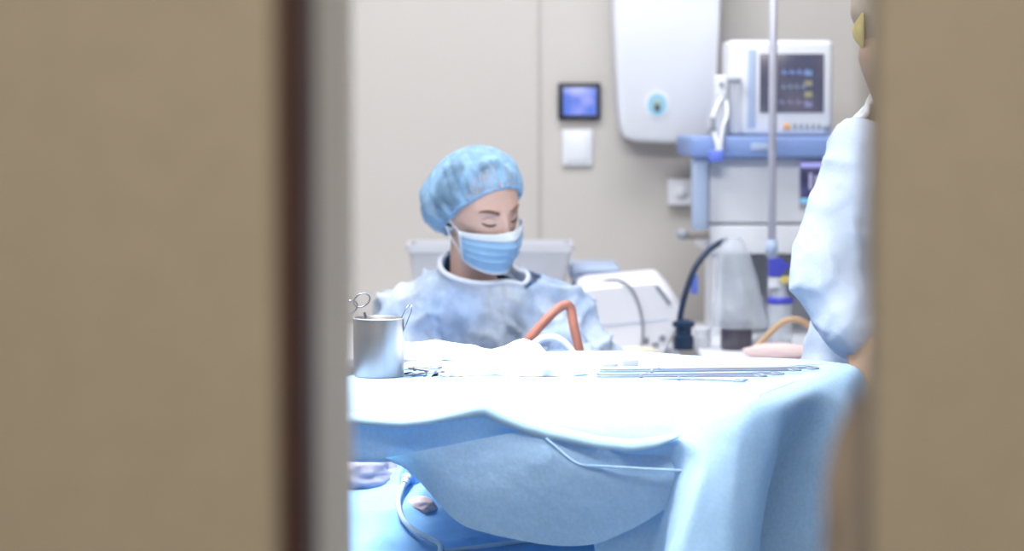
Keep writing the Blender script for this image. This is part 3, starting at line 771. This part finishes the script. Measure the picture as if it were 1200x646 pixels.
for s in (-1, 1):
    bm = bmesh.new(); grid(bm, [[mask_pt(s * u, v / 10, .0062) for v in range(0, 11)] for u in (.95, 1.0)]); o = obj('side_binding', bm, M['maskw'], mk); s_ = o.modifiers.new('s', 'SOLIDIFY'); s_.thickness = .001
    a_ = mask_pt(s, .02, .003); b_ = mask_pt(s, .78, .003)
    tubeo('ear_loop', [a_, HM @ Vector((s * .080, -.008, -.026)), HM @ Vector((s * .082, .012, -.006)), HM @ Vector((s * .082, .022, -.012))], .0016, M['maskw'], mk, 6, 8)
    tubeo('ear_loop', [b_, HM @ Vector((s * .077, -.010, -.062)), HM @ Vector((s * .080, .008, -.044)), HM @ Vector((s * .082, .020, -.026))], .0016, M['maskw'], mk, 6, 8)
bm = bmesh.new(); grid(bm, [[mask_pt(-1 + 2 * i / 48, v, .0062) for i in range(49)] for v in (.95, .98, 1.0)]); o = obj('lower_binding', bm, M['maskw'], mk); s_ = o.modifiers.new('s', 'SOLIDIFY'); s_.thickness = .001

# stool
t = thing('stool', 'round padded stool under the seated person', 'stool', (-.09, 5.46, 0))
bm = bmesh.new(); lathe(bm, [(0, .33), (.15, .33), (.165, .345), (.165, .36), (.15, .372), (0, .375)], (-.09, 5.46, 0)); obj('seat', bm, M['dgrey'], t)
bm = bmesh.new(); cyl(bm, (-.09, 5.46, .05), (-.09, 5.46, .33), .025); obj('column', bm, M['steel'], t)
bm = bmesh.new(); lathe(bm, [(0, 0), (.2, 0), (.2, .02), (.05, .05), (0, .05)], (-.09, 5.46, 0)); obj('base', bm, M['steel'], t)

# --- standing person at the right
SY = 4.56
RH2 = Matrix.Rotation(R(128), 4, 'Z') @ Matrix.Rotation(R(8), 4, 'X')
HC2 = P(1058, 12, SY); HM2 = Matrix.Translation(HC2) @ RH2
nb2 = P(1068, 132, SY + .03); nt2 = HM2 @ Vector((0, .03, -.09))
sl2 = P(1018, 178, SY - .04); el2 = P(974, 322, SY - .08); wl2 = P(1006, 398, SY - .13)
sr2 = P(1150, 175, SY + .14); er2 = P(1190, 330, SY + .16); wr2 = P(1170, 420, SY + .02)
pel = P(1066, 460, SY + .06)
cx = lambda px, py, Y: P(px, py, Y)
V2 = [pel, cx(1074, 350, SY + .06), cx(1074, 260, SY + .05), cx(1072, 190, SY + .05), nb2, nt2, sl2, el2, wl2, sr2, er2, wr2]
hx = pel.x; hy = pel.y
V2 += [Vector((hx - .09, hy, pel.z - .08)), Vector((hx - .09, hy, .46)), Vector((hx - .09, hy + .02, .09)), Vector((hx - .01, hy + .10, .035)),
       Vector((hx + .09, hy + .04, pel.z - .08)), Vector((hx + .09, hy + .04, .46)), Vector((hx + .09, hy + .06, .09)), Vector((hx + .17, hy + .14, .035))]
R2 = [(.14, .11), (.125, .1), (.14, .11), (.12, .085), .058, .055, .06, .044, .028, .06, .044, .028, .085, .058, .04, .034, .085, .058, .04, .034]
b2 = skin_mesh(V2, E_, R2)
surgeon = merge('person', [b2, head_bm(HM2), hand_bm(wl2, (.12, -.60, -.42), (.6, -.2, -.6), 1, curl=.45), hand_bm(wr2, (.0, -.7, -.5), (-.6, 0, -.6), -1)], M['skin2'], .0055, None, 3)
tag(surgeon, 'standing person in pale gown and brown cap, half hidden by the right door', 'person')
gv2 = [Vector((hx, hy, .55)), pel, V2[1], V2[2], V2[3], nb2, nb2 + (nt2 - nb2) * .9, sl2, el2, wl2 + Vector((0, .01, .02)), sr2, er2, wr2]
ge2 = [(0, 1), (1, 2), (2, 3), (3, 4), (4, 5), (5, 6), (4, 7), (7, 8), (8, 9), (4, 10), (10, 11), (11, 12)]
gr2 = [(.25, .2), (.225, .17), (.18, .155), (.165, .145), (.135, .112), .075, .068, .078, .080, .062, .08, .08, .05]
g2o, lp3 = cloth('gown', gv2, ge2, gr2, M['gown2'], surgeon, [(nb2 + (nt2 - nb2) * .30, (nt2 - nb2).normalized(), .12)], wr=.012, seed=11)
if lp3 and len(lp3[0]) > 10: tubeo('neck_binding', [lp3[0][i] for i in range(0, len(lp3[0]), 3)], .006, M['trim'], g2o, 3, 8, True)
tr, _ = cloth('trousers', [pel + Vector((0, 0, -.02))] + V2[12:15] + V2[16:19], [(0, 1), (1, 2), (2, 3), (0, 4), (4, 5), (5, 6)], [(.15, .12), .10, .085, .075, .10, .085, .075], M['scrub'], surgeon, [(Vector((0, 0, .07)), Vector((0, 0, -1)))], wr=.006, seed=5)
for a_, b_ in ((14, 15), (18, 19)):
    bm = bmesh.new(); d_ = (V2[b_] - V2[a_]) * Vector((1, 1, 0)); d_.normalize(); p_ = V2[a_]
    tube(bm, smooth_path([Vector((p_.x, p_.y, .05)) - d_ * .075, Vector((p_.x, p_.y, .055)) - d_ * .03, Vector((p_.x, p_.y, .052)) + d_ * .06, Vector((p_.x, p_.y, .045)) + d_ * .15, Vector((p_.x, p_.y, .04)) + d_ * .19], 4), [.03] + [.052] * 9 + [.046] * 4 + [.038, .036, .02], 20)
    for v in bm.verts: v.co.z = max(0.0, v.co.z)
    obj('shoe', bm, M['whitet'], surgeon)
# brown cap covering skull to nape
bm = bmesh.new(); bmesh.ops.create_icosphere(bm, subdivisions=5, radius=1)
for v in bm.verts:
    n = v.co.normalized(); v.co = Vector((n.x * .083, n.y * .104 + .002, n.z * .122)) * (1 + .02 * noise.noise(n * 5))
bmesh.ops.bisect_plane(bm, geom=bm.verts[:] + bm.edges[:] + bm.faces[:], plane_co=(0, -.05, .02), plane_no=(0, -.8, -.6), clear_outer=True)
for v in bm.verts:
    if v.co.z < -.02 and v.co.y > 0: v.co.y *= 1 - .42 * min(1, (-.02 - v.co.z) / .09); v.co.x *= 1 - .25 * min(1, (-.02 - v.co.z) / .09)
bm.transform(HM2); cp = obj('surgical_cap', bm, M['taupe'], surgeon, label='brown cloth cap'); s_ = cp.modifiers.new('s', 'SOLIDIFY'); s_.thickness = .002
# yellow patch on the cap, towards the camera
inv = HM2.inverted()
rows = []
for j in range(13):
    v = j / 12; py = 15 + 43 * v; x0 = lerp_tab([(15, 1011), (25, 1004), (35, 999), (45, 1002), (58, 1012)], py); r = []
    for i in range(7):
        px = x0 + (1013 - x0) * i / 6
        # meet the cap ellipsoid
        d = ray(px, py); o_ = inv @ CAM; dd = inv.to_3x3() @ d
        E3 = Vector((.083 * 1.012, .104 * 1.012, .122 * 1.012)); o3 = Vector(((o_.x) / E3.x, (o_.y - .002) / E3.y, o_.z / E3.z)); d3 = Vector((dd.x / E3.x, dd.y / E3.y, dd.z / E3.z))
        A_ = d3.dot(d3); B_ = o3.dot(d3); C_ = o3.dot(o3) - 1; disc = B_ * B_ - A_ * C_
        tq = (-B_ - math.sqrt(max(disc, 0))) / A_
        r.append(CAM + d * tq)
    rows.append(r)
bm = bmesh.new(); grid(bm, rows); pa = obj('cap_patch', bm, M['yellow'], cp, label='pale yellow patch'); s_ = pa.modifiers.new('s', 'SOLIDIFY'); s_.thickness = .002

# ------------------------------------------------------------------ wall-mounted things on the back wall
YW = 6.6
def wallbox(px0, py0, px1, py1, dpt, Y=YW):
    a = P(px0, py1, Y - dpt); b = P(px1, py0, Y - dpt); return (a.x, Y - dpt, a.z), (b.x, Y - .0008, b.z)
t = thing('touch_panel', 'black framed wall panel with glowing blue screen', 'control panel', P(679, 119, YW))
lo, hi = wallbox(654, 97, 704, 140, .022); boxo('frame', lo, hi, M['black'], t, .004)
lo2, hi2 = wallbox(660, 103, 699, 135, .024); boxo('screen', (lo2[0], lo2[1], lo2[2]), (hi2[0], lo2[1] + .004, hi2[2]), M['scr_blue'], t, .001)
t = thing('light_switch', 'white square wall switch plate below the glowing blue panel', 'switch', P(676, 173, YW))
lo, hi = wallbox(659, 152, 694, 194, .014); boxo('plate', lo, hi, M['white'], t, .003)
boxo('rocker', (lo[0] + .012, lo[1] - .004, lo[2] + .012), (hi[0] - .012, lo[1] + .004, hi[2] - .012), M['white'], t, .002)
t = thing('socket_box', 'small white wall socket left of the machine column', 'socket', P(798, 225, YW))
lo, hi = wallbox(783, 210, 815, 241, .03); boxo('plate', lo, hi, M['white'], t, .004)
bm = bmesh.new(); c = Vector(((lo[0] + hi[0]) / 2, lo[1] - .001, (lo[2] + hi[2]) / 2)); cyl(bm, c, c + Vector((0, .004, 0)), .02); obj('socket_face', bm, M['white2'], t)
# white wall unit with blue dial
t = thing('wall_dispenser', 'large white rounded wall unit with a round blue dial', 'dispenser', P(782, 85, YW))
Yf = YW - .13
prof = [(716, -60), (718, 20), (721, 80), (724, 130), (727, 153), (733, 162), (745, 166), (785, 168.5), (815, 167), (829, 163), (835, 154), (839, 130), (843, 80), (846, 20), (848, -60)]
bm = bmesh.new()
def sect(Y, s, mid=Vector(P(782, 50, Yf))):
    out = []
    for px, py in prof:
        p = P(px, py, Yf); out.append(Vector((mid.x + (p.x - mid.x) * s, Y, mid.z + (p.z - mid.z) * (s if p.z < mid.z + .2 else 1))))
    return out
S3 = [sect(YW - .001, 1.0), sect(YW - .10, 1.0), sect(Yf + .008, .985), sect(Yf, .94)]
Vr = grid(bm, S3)
bm.faces.new(Vr[-1]); 
for A_, B_ in zip(Vr, Vr[1:]): bm.faces.new((A_[0], B_[0], B_[-1], A_[-1]))
autosmooth(obj('housing', bm, M['white'], t), 35)
dc = P(770, 123, Yf)
ym = Matrix.Translation((dc.x, Yf, dc.z)) @ Matrix.Rotation(R(90), 4, 'X')
def dial(r, y0, y1, m, nm, sq=1.18):
    bm = bmesh.new(); lathe(bm, [(0, y0), (r, y0), (r, y1 - .001), (r - .001, y1), (0, y1)], (0, 0, 0), 40, ym); 
    for v in bm.verts: v.co.z = dc.z + (v.co.z - dc.z) * sq
    return autosmooth(obj(nm, bm, m, t))
dial(.034, -.004, .004, M['white'], 'dial_rim', 1.1)
dial(.026, .003, .0055, mat('dial_blue', (.30, .58, .74), .5, var=(20, .1)), 'dial_face')
dial(.013, .005, .0075, mat('dial_green', (.35, .48, .42), .5, var=(20, .1)), 'dial_center', 1.2)
o = boxo('dial_mark', (dc.x - .006, Yf - .009, dc.z - .016), (dc.x + .006, Yf - .0068, dc.z + .002), M['dgrey'], t, .002)

# ------------------------------------------------------------------ anaesthesia machine
MY = 5.95
def mbox(nm, px0, py0, px1, py1, Y0, Y1, m, par, bev=.006, lab=None):
    a = P(px0, py1, Y0); b = P(px1, py0, Y0); return boxo(nm, (a.x, Y0, a.z), (b.x, Y1, b.z), m, par, bev, label=lab)
mc = thing('anaesthesia_machine', 'tall white and blue anaesthesia machine against the back wall', 'machine', (.68, 6.1, 0))
mbox('column', 812, 163, 831, 277, MY - .03, MY + .05, M['lblue'], mc, .008)
mbox('upper_cabinet', 829, 184, 1050, 262, MY, MY + .42, M['white2'], mc, .01)
mbox('drawer', 829, 264, 1050, 298, MY - .005, MY + .42, M['white2'], mc, .008)
sh = mbox('blue_shelf', 809, 160, 1050, 185, MY - .06, MY + .44, M['bluep'], mc, .008, 'blue shelf edge')
mbox('shelf_emblem', 880, 168, 902, 176, MY - .063, MY - .058, M['lblue'], sh, .0008)
mbox('back_panel', 836, 298, 1050, 420, MY + .25, MY + .32, M['greyp'], mc, .006)
mbox('side_post', 834, 298, 846, 420, MY + .02, MY + .25, M['white2'], mc, .004)
a = P(829, 298, MY); b = P(1050, 298, MY)
boxo('lower_cabinet', (a.x, MY - .02, .12), (b.x, MY + .42, .79), M['white2'], mc, .012)
boxo('worktop', (a.x - .05, 5.30, .79), (b.x, MY + .40, .812), M['white2'], mc, .006)
boxo('front_support', (a.x - .03, 5.50, .12), (a.x + .02, MY, .79), M['white2'], mc, .008)
for i in (0, 1):
    for j in (0, 1):
        p = (a.x + .05 + i * (b.x - a.x - .1), 5.62 + j * .65)
        bm = bmesh.new(); cyl(bm, (p[0] - .015, p[1], .045), (p[0] + .015, p[1], .045), .045); obj('castor', bm, M['dgrey'], mc)
        bm = bmesh.new(); cyl(bm, (p[0], p[1], .045), (p[0], p[1], .125), .012); obj('castor_stem', bm, M['steel'], mc)
sc = mbox('display', 937, 190, 978, 245, MY - .012, MY + .01, M['greyp'], mc, .003)
mbox('screen', 938, 197, 977, 232, MY - .014, MY - .011, M['scr_vent'], sc, .0006)
mbox('title_bar', 938, 190.5, 977, 196, MY - .014, MY - .011, emis('ui_lilac', (.42, .42, .95)), sc, .0005)
mbox('status_bar', 938, 232.5, 977, 238, MY - .014, MY - .011, emis('ui_cyan', (.20, .55, .85)), sc, .0005)
for px, y0, y1 in ((950, 203, 222), (957, 206, 228), (965, 201, 216)): mbox('readout', px - 2, y0, px + 2, y1, MY - .0155, MY - .0135, emis('ui_pale', (.40, .40, .62)), sc, .0003)
cl = mbox('clamp_bar', 801, 270, 832, 281, MY - .05, MY - .03, mat('bronze_grey', (.30, .27, .25), .45, .3, var=(20, .1)), mc, .004)
p = P(800, 275, MY - .055); bm = bmesh.new(); cyl(bm, p, p + Vector((0, .03, 0)), .014, seg=20); obj('knob', bm, M['greyp'], cl)

# patient monitor on the shelf
mo = thing('patient_monitor', 'white patient monitor with dark screen standing on the blue shelf', 'monitor', P(915, 158, MY + .02))
boxm = lambda nm, px0, py0, px1, py1, Y0, Y1, m, par=mo, bev=.004: mbox(nm, px0, py0, px1, py1, Y0, Y1, m, par, bev)
boxm('housing', 866, 47, 977, 159, MY + .0, MY + .20, M['white'], mo, .014)
boxm('side_module', 853, 47, 876, 158.5, MY + .012, MY + .19, M['white'], mo, .010)
boxm('side_groove', 876, 58, 886, 150, MY - .002, MY + .01, M['lblue'], mo, .002)
sc = boxm('screen', 890, 63, 966, 132, MY - .003, MY + .004, M['scr_mon'], mo, .002)
for py, x0, x1, col, nm in ((85, 915, 950, (.22, .36, .85), 'ui_blue'), (102, 915, 945, (.20, .28, .42), 'ui_steel'), (120, 912, 950, (.26, .24, .42), 'ui_violet')):
    bm = bmesh.new(); pts = []
    for i in range(40):
        px = x0 + (x1 - x0) * i / 39; k = i % 10; pts.append(P(px, py + (-4 if k == 4 else 3 if k == 5 else 0.5 * math.sin(i)), MY - .0045))
    tube(bm, pts, .0012, 6); obj('trace', bm, emis(nm, col), sc)
for px, py, col, nm in ((947, 86, (.35, .55, 1.0), 'ui_sky'), (947, 98, (.55, .55, .42), 'ui_sand'), (947, 111, (.62, .60, .40), 'ui_olive'), (947, 123, (.42, .45, .85), 'ui_peri')):
    boxm('readout', px - 4, py - 3.5, px + 5, py + 3, MY - .0055, MY - .0035, emis(nm, col, .45), sc, .0004)
boxm('orange_key', 918, 145, 926, 152, MY - .004, MY + .004, M['orange'], mo, .001)
for px in (932, 939, 946, 953, 960): boxm('key', px - 2, 145, px + 2, 151.5, MY - .004, MY + .004, M['greyp'], mo, .001)
p = P(969, 149, MY - .008); bm = bmesh.new(); cyl(bm, p, p + Vector((0, .012, 0)), .009, .010, 20); obj('dial_knob', bm, M['greyp'], mo)

# sensor module with leads left of the monitor (bolted to the shelf)
t = thing('sensor_module', 'white sensor module with hanging leads left of the patient monitor', 'sensor module', P(845, 158, MY - .02))
mbox('module_box', 838, 88, 853, 159, MY - .02, MY + .06, M['white'], t, .006)
mbox('port', 855, 91, 869, 98, MY - .024, MY - .001, M['greyp'], t, .003)
mbox('port', 841, 110, 850, 118, MY - .026, MY - .019, M['lblue'], t, .003)
mbox('port', 843, 96, 848, 101, MY - .026, MY - .019, M['greyp'], t, .002)
tubeo('lead', [P(846, 114, MY - .03), P(838, 130, MY - .05), P(835, 148, MY - .06), P(840, 166, MY - .075), P(842, 182, MY - .08)], .006, M['whitet'], t)
tubeo('lead', [P(851, 118, MY - .03), P(852, 135, MY - .05), P(846, 155, MY - .065), P(844, 184, MY - .08)], .005, M['whitet'], t)
mbox('grey_plug', 833, 137, 839, 153, MY - .075, MY - .055, M['greyp'], t, .003)
mbox('blue_plug', 831, 176, 848, 190, MY - .095, MY - .068, mat('bright_blue_plastic', (.16, .25, .85), .4, var=(20, .1)), t, .005)

# drip stand in front of the machine
px_ = P(905, 200, 5.72).x
t = thing('drip_stand', 'slim pale vertical drip stand pole before the monitor', 'drip stand', (px_, 5.72, .812))
bm = bmesh.new(); cyl(bm, (px_, 5.72, .83), (px_, 5.72, 2.1), .0095); obj('pole', bm, mat('pale_pole', (.60, .60, .70), .4, .2, var=(20, .05)), t)
bm = bmesh.new(); lathe(bm, [(0, .8125), (.05, .8125), (.05, .82), (.016, .84), (.0, .845)], (px_, 5.72, 0)); obj('base', bm, M['greyp'], t)
for s in (-1, 1): tubeo('hook', [(px_, 5.72, 2.08), (px_ + s * .06, 5.72, 2.10), (px_ + s * .11, 5.72, 2.09), (px_ + s * .12, 5.72, 2.12)], .005, M['steel'], t)
p = P(906, 292, 5.70); bm = bmesh.new(); cyl(bm, (px_, 5.72, p.z - .02), (px_, 5.72, p.z + .02), .014); obj('collar', bm, M['lblue'], t)

# things on the machine worktop (z .812)
WT = .8122
def wp(px, Y): return Vector((P(px, 400, Y).x, Y, WT))
# gooseneck with clamp
c = wp(801, 5.60)
t = thing('breathing_hose', 'black curved hose rising from a dark block', 'hose', c)
bm = bmesh.new(); lathe(bm, [(0, 0), (.024, 0), (.024, .03), (.019, .034), (.019, .05), (.026, .055), (.026, .064), (.012, .07), (0, .07)], c, 24); autosmooth(obj('socket_block', bm, M['navy'], t))
tubeo('hose', [c + Vector((-.006, 0, .06)), P(797, 372, 5.60), P(803, 345, 5.60), P(814, 315, 5.61), P(829, 295, 5.62), P(843, 285, 5.63), P(853, 281, 5.64)], .0072, M['navy'], t)
mbox('blue_clip', 810, 322, 818, 345, 5.605, 5.63, mat('bright_blue_plastic', (.16, .25, .85)), t, .003)
# clear bag over a dark canister
c = wp(863, 5.60)
t = thing('suction_canister', 'dark canister inside a tall clear plastic bag', 'canister', c)
bm = bmesh.new(); lathe(bm, [(0, 0), (.034, 0), (.037, .004), (.037, .058), (.039, .06), (.039, .066), (.0, .068)], c, 32); autosmooth(obj('canister_body', bm, M['darkbag'], t))
bm = bmesh.new(); rows = []
for j in range(21):
    v = j / 20; py = 278 + (384 - 278) * v; hw = lerp_tab([(0, 8), (.12, 17), (.5, 25), (.8, 31), (1, 33)], v) / 505; r = []
    cxp = P(lerp_tab([(0, 858), (.5, 864), (1, 866)], v), py, 5.60)
    for i in range(33):
        a_ = i * math.tau / 32; k = 1 + .16 * noise.noise(Vector((math.cos(a_) * 2.5, math.sin(a_) * 2.5, v * 3)))
        r.append(Vector((cxp.x + hw * k * math.cos(a_), 5.60 + hw * .75 * k * math.sin(a_), max(cxp.z, WT + .001))))
    r[-1] = r[0].copy(); rows.append(r)
grid(bm, rows); bmesh.ops.remove_doubles(bm, verts=bm.verts[:], dist=1e-6); obj('clear_bag', bm, M['clear'], t, label='clear plastic bag')
# white jar and low dark tray beside it
c = wp(823, 5.66)
t = thing('white_jar', 'small white jar between the black hose and the canister', 'jar', c)
bm = bmesh.new(); lathe(bm, [(0, 0), (.019, 0), (.021, .004), (.021, .028), (.017, .032), (0, .032)], c, 24); autosmooth(obj('body', bm, M['white'], t))
bm = bmesh.new(); lathe(bm, [(0, .032), (.020, .032), (.020, .044), (.018, .046), (0, .046)], c, 24); autosmooth(obj('lid', bm, M['white2'], t))
# vaporiser bottle with blue head
c = wp(914, 5.59)
t = thing('spray_bottle', 'clear bottle with a blue trigger head and yellow collar', 'bottle', c)
bz = lambda py: P(914, py, 5.59).z
bm = bmesh.new(); lathe(bm, [(0, WT + .001 - 0), (.026, WT + .001), (.028, WT + .006), (.028, bz(352)), (.016, bz(343)), (.013, bz(330)), (0, bz(330))], (c.x, c.y, 0), 24); autosmooth(obj('bottle_body', bm, M['clear'], t))
bm = bmesh.new(); lathe(bm, [(.0285, bz(356)), (.031, bz(355)), (.031, bz(349)), (.0285, bz(348))], (c.x, c.y, 0), 24); obj('blue_band', bm, M['cobalt'], t)
bm = bmesh.new(); lathe(bm, [(0, bz(337)), (.016, bz(337)), (.016, bz(325)), (0, bz(325))], (c.x - .012, c.y, 0), 24); autosmooth(obj('white_collar', bm, M['white'], t))
mbox('yellow_collar', 915, 324, 936, 333, 5.575, 5.605, M['yellp'], t, .003)
bm = bmesh.new()
ring = [(901, 304), (915, 303), (922, 308), (932, 313), (922, 315), (914, 324), (901, 324)]
F = [bm.verts.new(P(px, py, 5.575)) for px, py in ring]; B = [bm.verts.new(P(px, py, 5.575) + Vector((0, .03, 0))) for px, py in ring]
bm.faces.new(F); bm.faces.new(B[::-1])
for i in range(len(F)): bm.faces.new((F[i], B[i], B[(i + 1) % len(F)], F[(i + 1) % len(F)]))
autosmooth(obj('trigger_head', bm, M['cobalt'], t))
# tan hose and pink pad
t = tubeo('tan_hose', [P(880, 414, 5.45), P(888, 405, 5.45), P(902, 391, 5.45), P(915, 379, 5.45), P(926, 375, 5.45), P(938, 376, 5.45), P(952, 386, 5.45), P(960, 400, 5.45), P(964, 413, 5.45)], .0075, M['tan'])
tag(t, 'tan rubber hose bent over beside the standing person', 'hose')
p = P(912, 412, 5.36); tag(lump('pink_pad', (p.x, 5.38, .8285), (.075, .03, .018), M['pink'], .1, seed=4, flat=-.016), 'pale pink rounded pad behind the table near the tan hose', 'pad')

# ------------------------------------------------------------------ counter behind the seated person, with its things
ct = thing('counter', 'white counter behind the seated person holding bin and equipment', 'counter', (-.05, 6.05, 0))
boxo('worktop', (-.55, 5.62, .765), (.40, 6.58, .79), M['white2'], ct, .005)
boxo('cabinet', (-.53, 5.66, .08), (.38, 6.58, .765), M['white2'], ct, .004)
for x in (-.30, .16): boxo('door', (x - .21, 5.642, .12), (x + .21, 5.66, .74), M['white'], ct, .004)
CZ = .7904
# white bin
t = thing('plastic_bin', 'white translucent plastic bin behind the seated person', 'bin', (P(575, 400, 5.9).x, 5.95, CZ))
YB = 5.86
top = P(475, 287, YB); tr = P(673, 287, YB); zt = top.z
def rect_ring(x0, x1, y0, y1, z, r=.02, n=5):
    out = []
    for cx_, cy_, a0 in ((x1 - r, y1 - r, 0), (x0 + r, y1 - r, 90), (x0 + r, y0 + r, 180), (x1 - r, y0 + r, 270)):
        for k in range(n + 1): out.append(Vector((cx_ + r * math.cos(R(a0 + 90 * k / n)), cy_ + r * math.sin(R(a0 + 90 * k / n)), z)))
    return out
x0, x1 = top.x, tr.x
RR = [rect_ring(x0 + .05, x1 - .05, YB + .035, YB + .20, CZ + .0005), rect_ring(x0 + .045, x1 - .045, YB + .03, YB + .205, CZ + .008), rect_ring(x0 + .008, x1 - .008, YB + .008, YB + .232, zt - .022), rect_ring(x0 + .006, x1 - .006, YB + .006, YB + .234, zt - .02), rect_ring(x0, x1, YB, YB + .24, zt - .018), rect_ring(x0, x1, YB, YB + .24, zt), rect_ring(x0 + .010, x1 - .010, YB + .01, YB + .23, zt), rect_ring(x0 + .052, x1 - .052, YB + .036, YB + .198, CZ + .012)]
bm = bmesh.new(); Vg = grid(bm, [r + [r[0]] for r in RR]); bmesh.ops.remove_doubles(bm, verts=bm.verts[:], dist=1e-6)
bm.verts.ensure_lookup_table()
bm.faces.new([v for v in Vg[0][:-1] if v.is_valid][::-1]); bm.faces.new([v for v in Vg[-1][:-1] if v.is_valid])
autosmooth(obj('bin_body', bm, mat('bin_plastic', (.74, .75, .80), .4, var=(6, .04), transl=.25), t), 40)
# grey instrument box with lid
t = thing('equipment_box', 'blue grey flat box right of the white bin', 'equipment', (P(700, 400, 5.98).x, 6.05, CZ))
def bx(nm, px0, py0, px1, py1, Y0, Y1, m, bev=.006, z0=None):
    a = P(px0, py1, Y0); b = P(px1, py0, Y0); return boxo(nm, (a.x, Y0, a.z if z0 is None else z0), (b.x, Y1, b.z), m, t, bev)
bx('body', 672, 330, 716, 400, 5.99, 6.24, M['greyp'], .006, CZ)
bx('lid', 668, 313, 727, 323, 5.96, 6.26, M['lblue'], .008)
bx('lid_lip', 669, 323, 720, 331, 5.97, 6.25, M['lblue'], .004)
# white rounded appliance, tilted
t = thing('warming_unit', 'white rounded medical appliance with grey cable right of the seated person', 'appliance', (P(738, 400, 5.66).x, 5.72, CZ))
Yu = 5.66
prof_u = [(676, 345), (679, 338), (688, 334), (720, 331), (768, 326.5), (774, 327.5), (788, 343), (800, 361), (798, 372), (790, 392), (778, 418), (700, 421), (694, 410), (684, 375)]
bm = bmesh.new()
mid = P(738, 375, Yu)
def usec(Y, s, dz): 
    return [Vector((mid.x + (P(px, py, Yu).x - mid.x) * s, Y, max(CZ + .0008, mid.z + (P(px, py, Yu).z - mid.z) * s + dz))) for px, py in prof_u]
secs = [usec(Yu, .93, -.006), usec(Yu + .012, .985, -.002), usec(Yu + .05, 1.0, .0), usec(Yu + .17, .99, .012), usec(Yu + .19, .93, .010)]
VV = grid(bm, [s + [s[0]] for s in secs]); bmesh.ops.remove_doubles(bm, verts=bm.verts[:], dist=1e-6)
bm.faces.new([v for v in VV[0] if v.is_valid][::-1]); bm.faces.new([v for v in VV[-1] if v.is_valid])
o = obj('housing', bm, mat('bright_white_plastic', (.93, .92, .96), .4, var=(4, .02)), t); autosmooth(o, 50)
tubeo('seam', [P(700, 382, Yu - .001), P(725, 380, Yu - .001), P(757, 377, Yu - .001), P(784, 374, Yu + .001)], .0012, M['lblue'], t, 4, 8)
tubeo('cable', [P(700, 331, Yu + .08), P(722, 328, Yu + .02), P(738, 336, Yu - .008), P(748, 355, Yu - .010), P(753, 378, Yu - .010), P(753, 398, Yu - .010), P(750, 414, Yu - .010)], .0035, M['greyp'], t)
bm = bmesh.new(); f4 = [P(767, 336, Yu - .003), P(772, 335, Yu - .003), P(787, 355, Yu - .003), P(783, 358, Yu - .003)]
F = [bm.verts.new(p) for p in f4]; B = [bm.verts.new(p + Vector((0, .012, 0))) for p in f4]
bm.faces.new(F); bm.faces.new(B[::-1])
for i in range(4): bm.faces.new((F[i], B[i], B[(i + 1) % 4], F[(i + 1) % 4]))
autosmooth(obj('vent_slot', bm, M['greyp'], t))
for px, py in ((757, 399), (768, 404), (776, 396)):
    p = P(px, py, Yu - .006); bm = bmesh.new(); cyl(bm, p, p + Vector((0, .012, 0)), .008, seg=16); obj('connector', bm, M['greyp'], t)
p = P(748, 410, 5.58); tag(lump('cream_cloth', (p.x, 5.60, P(748, 410, 5.6).z - .006), (.05, .03, .014), M['cream'], .15, seed=14), 'small cream folded cloth before the white appliance', 'cloth')

# ------------------------------------------------------------------ taupe cloth by the right door
rows = []
for j in range(25):
    v = j / 24; r = []
    py = 425 + 330 * v; xl = lerp_tab([(425, 1030), (445, 1012), (480, 990), (520, 974), (560, 966), (640, 964), (760, 962)], py)
    for i in range(25):
        u = i / 24; px = xl + (1120 - xl) * u
        r.append(P(px, py, 1.575 + .012 * math.sin(u * 17 + v) * (.4 + v)))
    rows.append(r)
bm = bmesh.new(); grid(bm, rows); o = obj('hanging_cloth', bm, mat('taupe_fabric', (.64, .54, .45), .85, var=(20, .12), bump=(120, .2)))
s_ = o.modifiers.new('s', 'SOLIDIFY'); s_.thickness = .004
tag(o, 'blurred taupe cloth hanging at the edge of the right door', 'cloth')
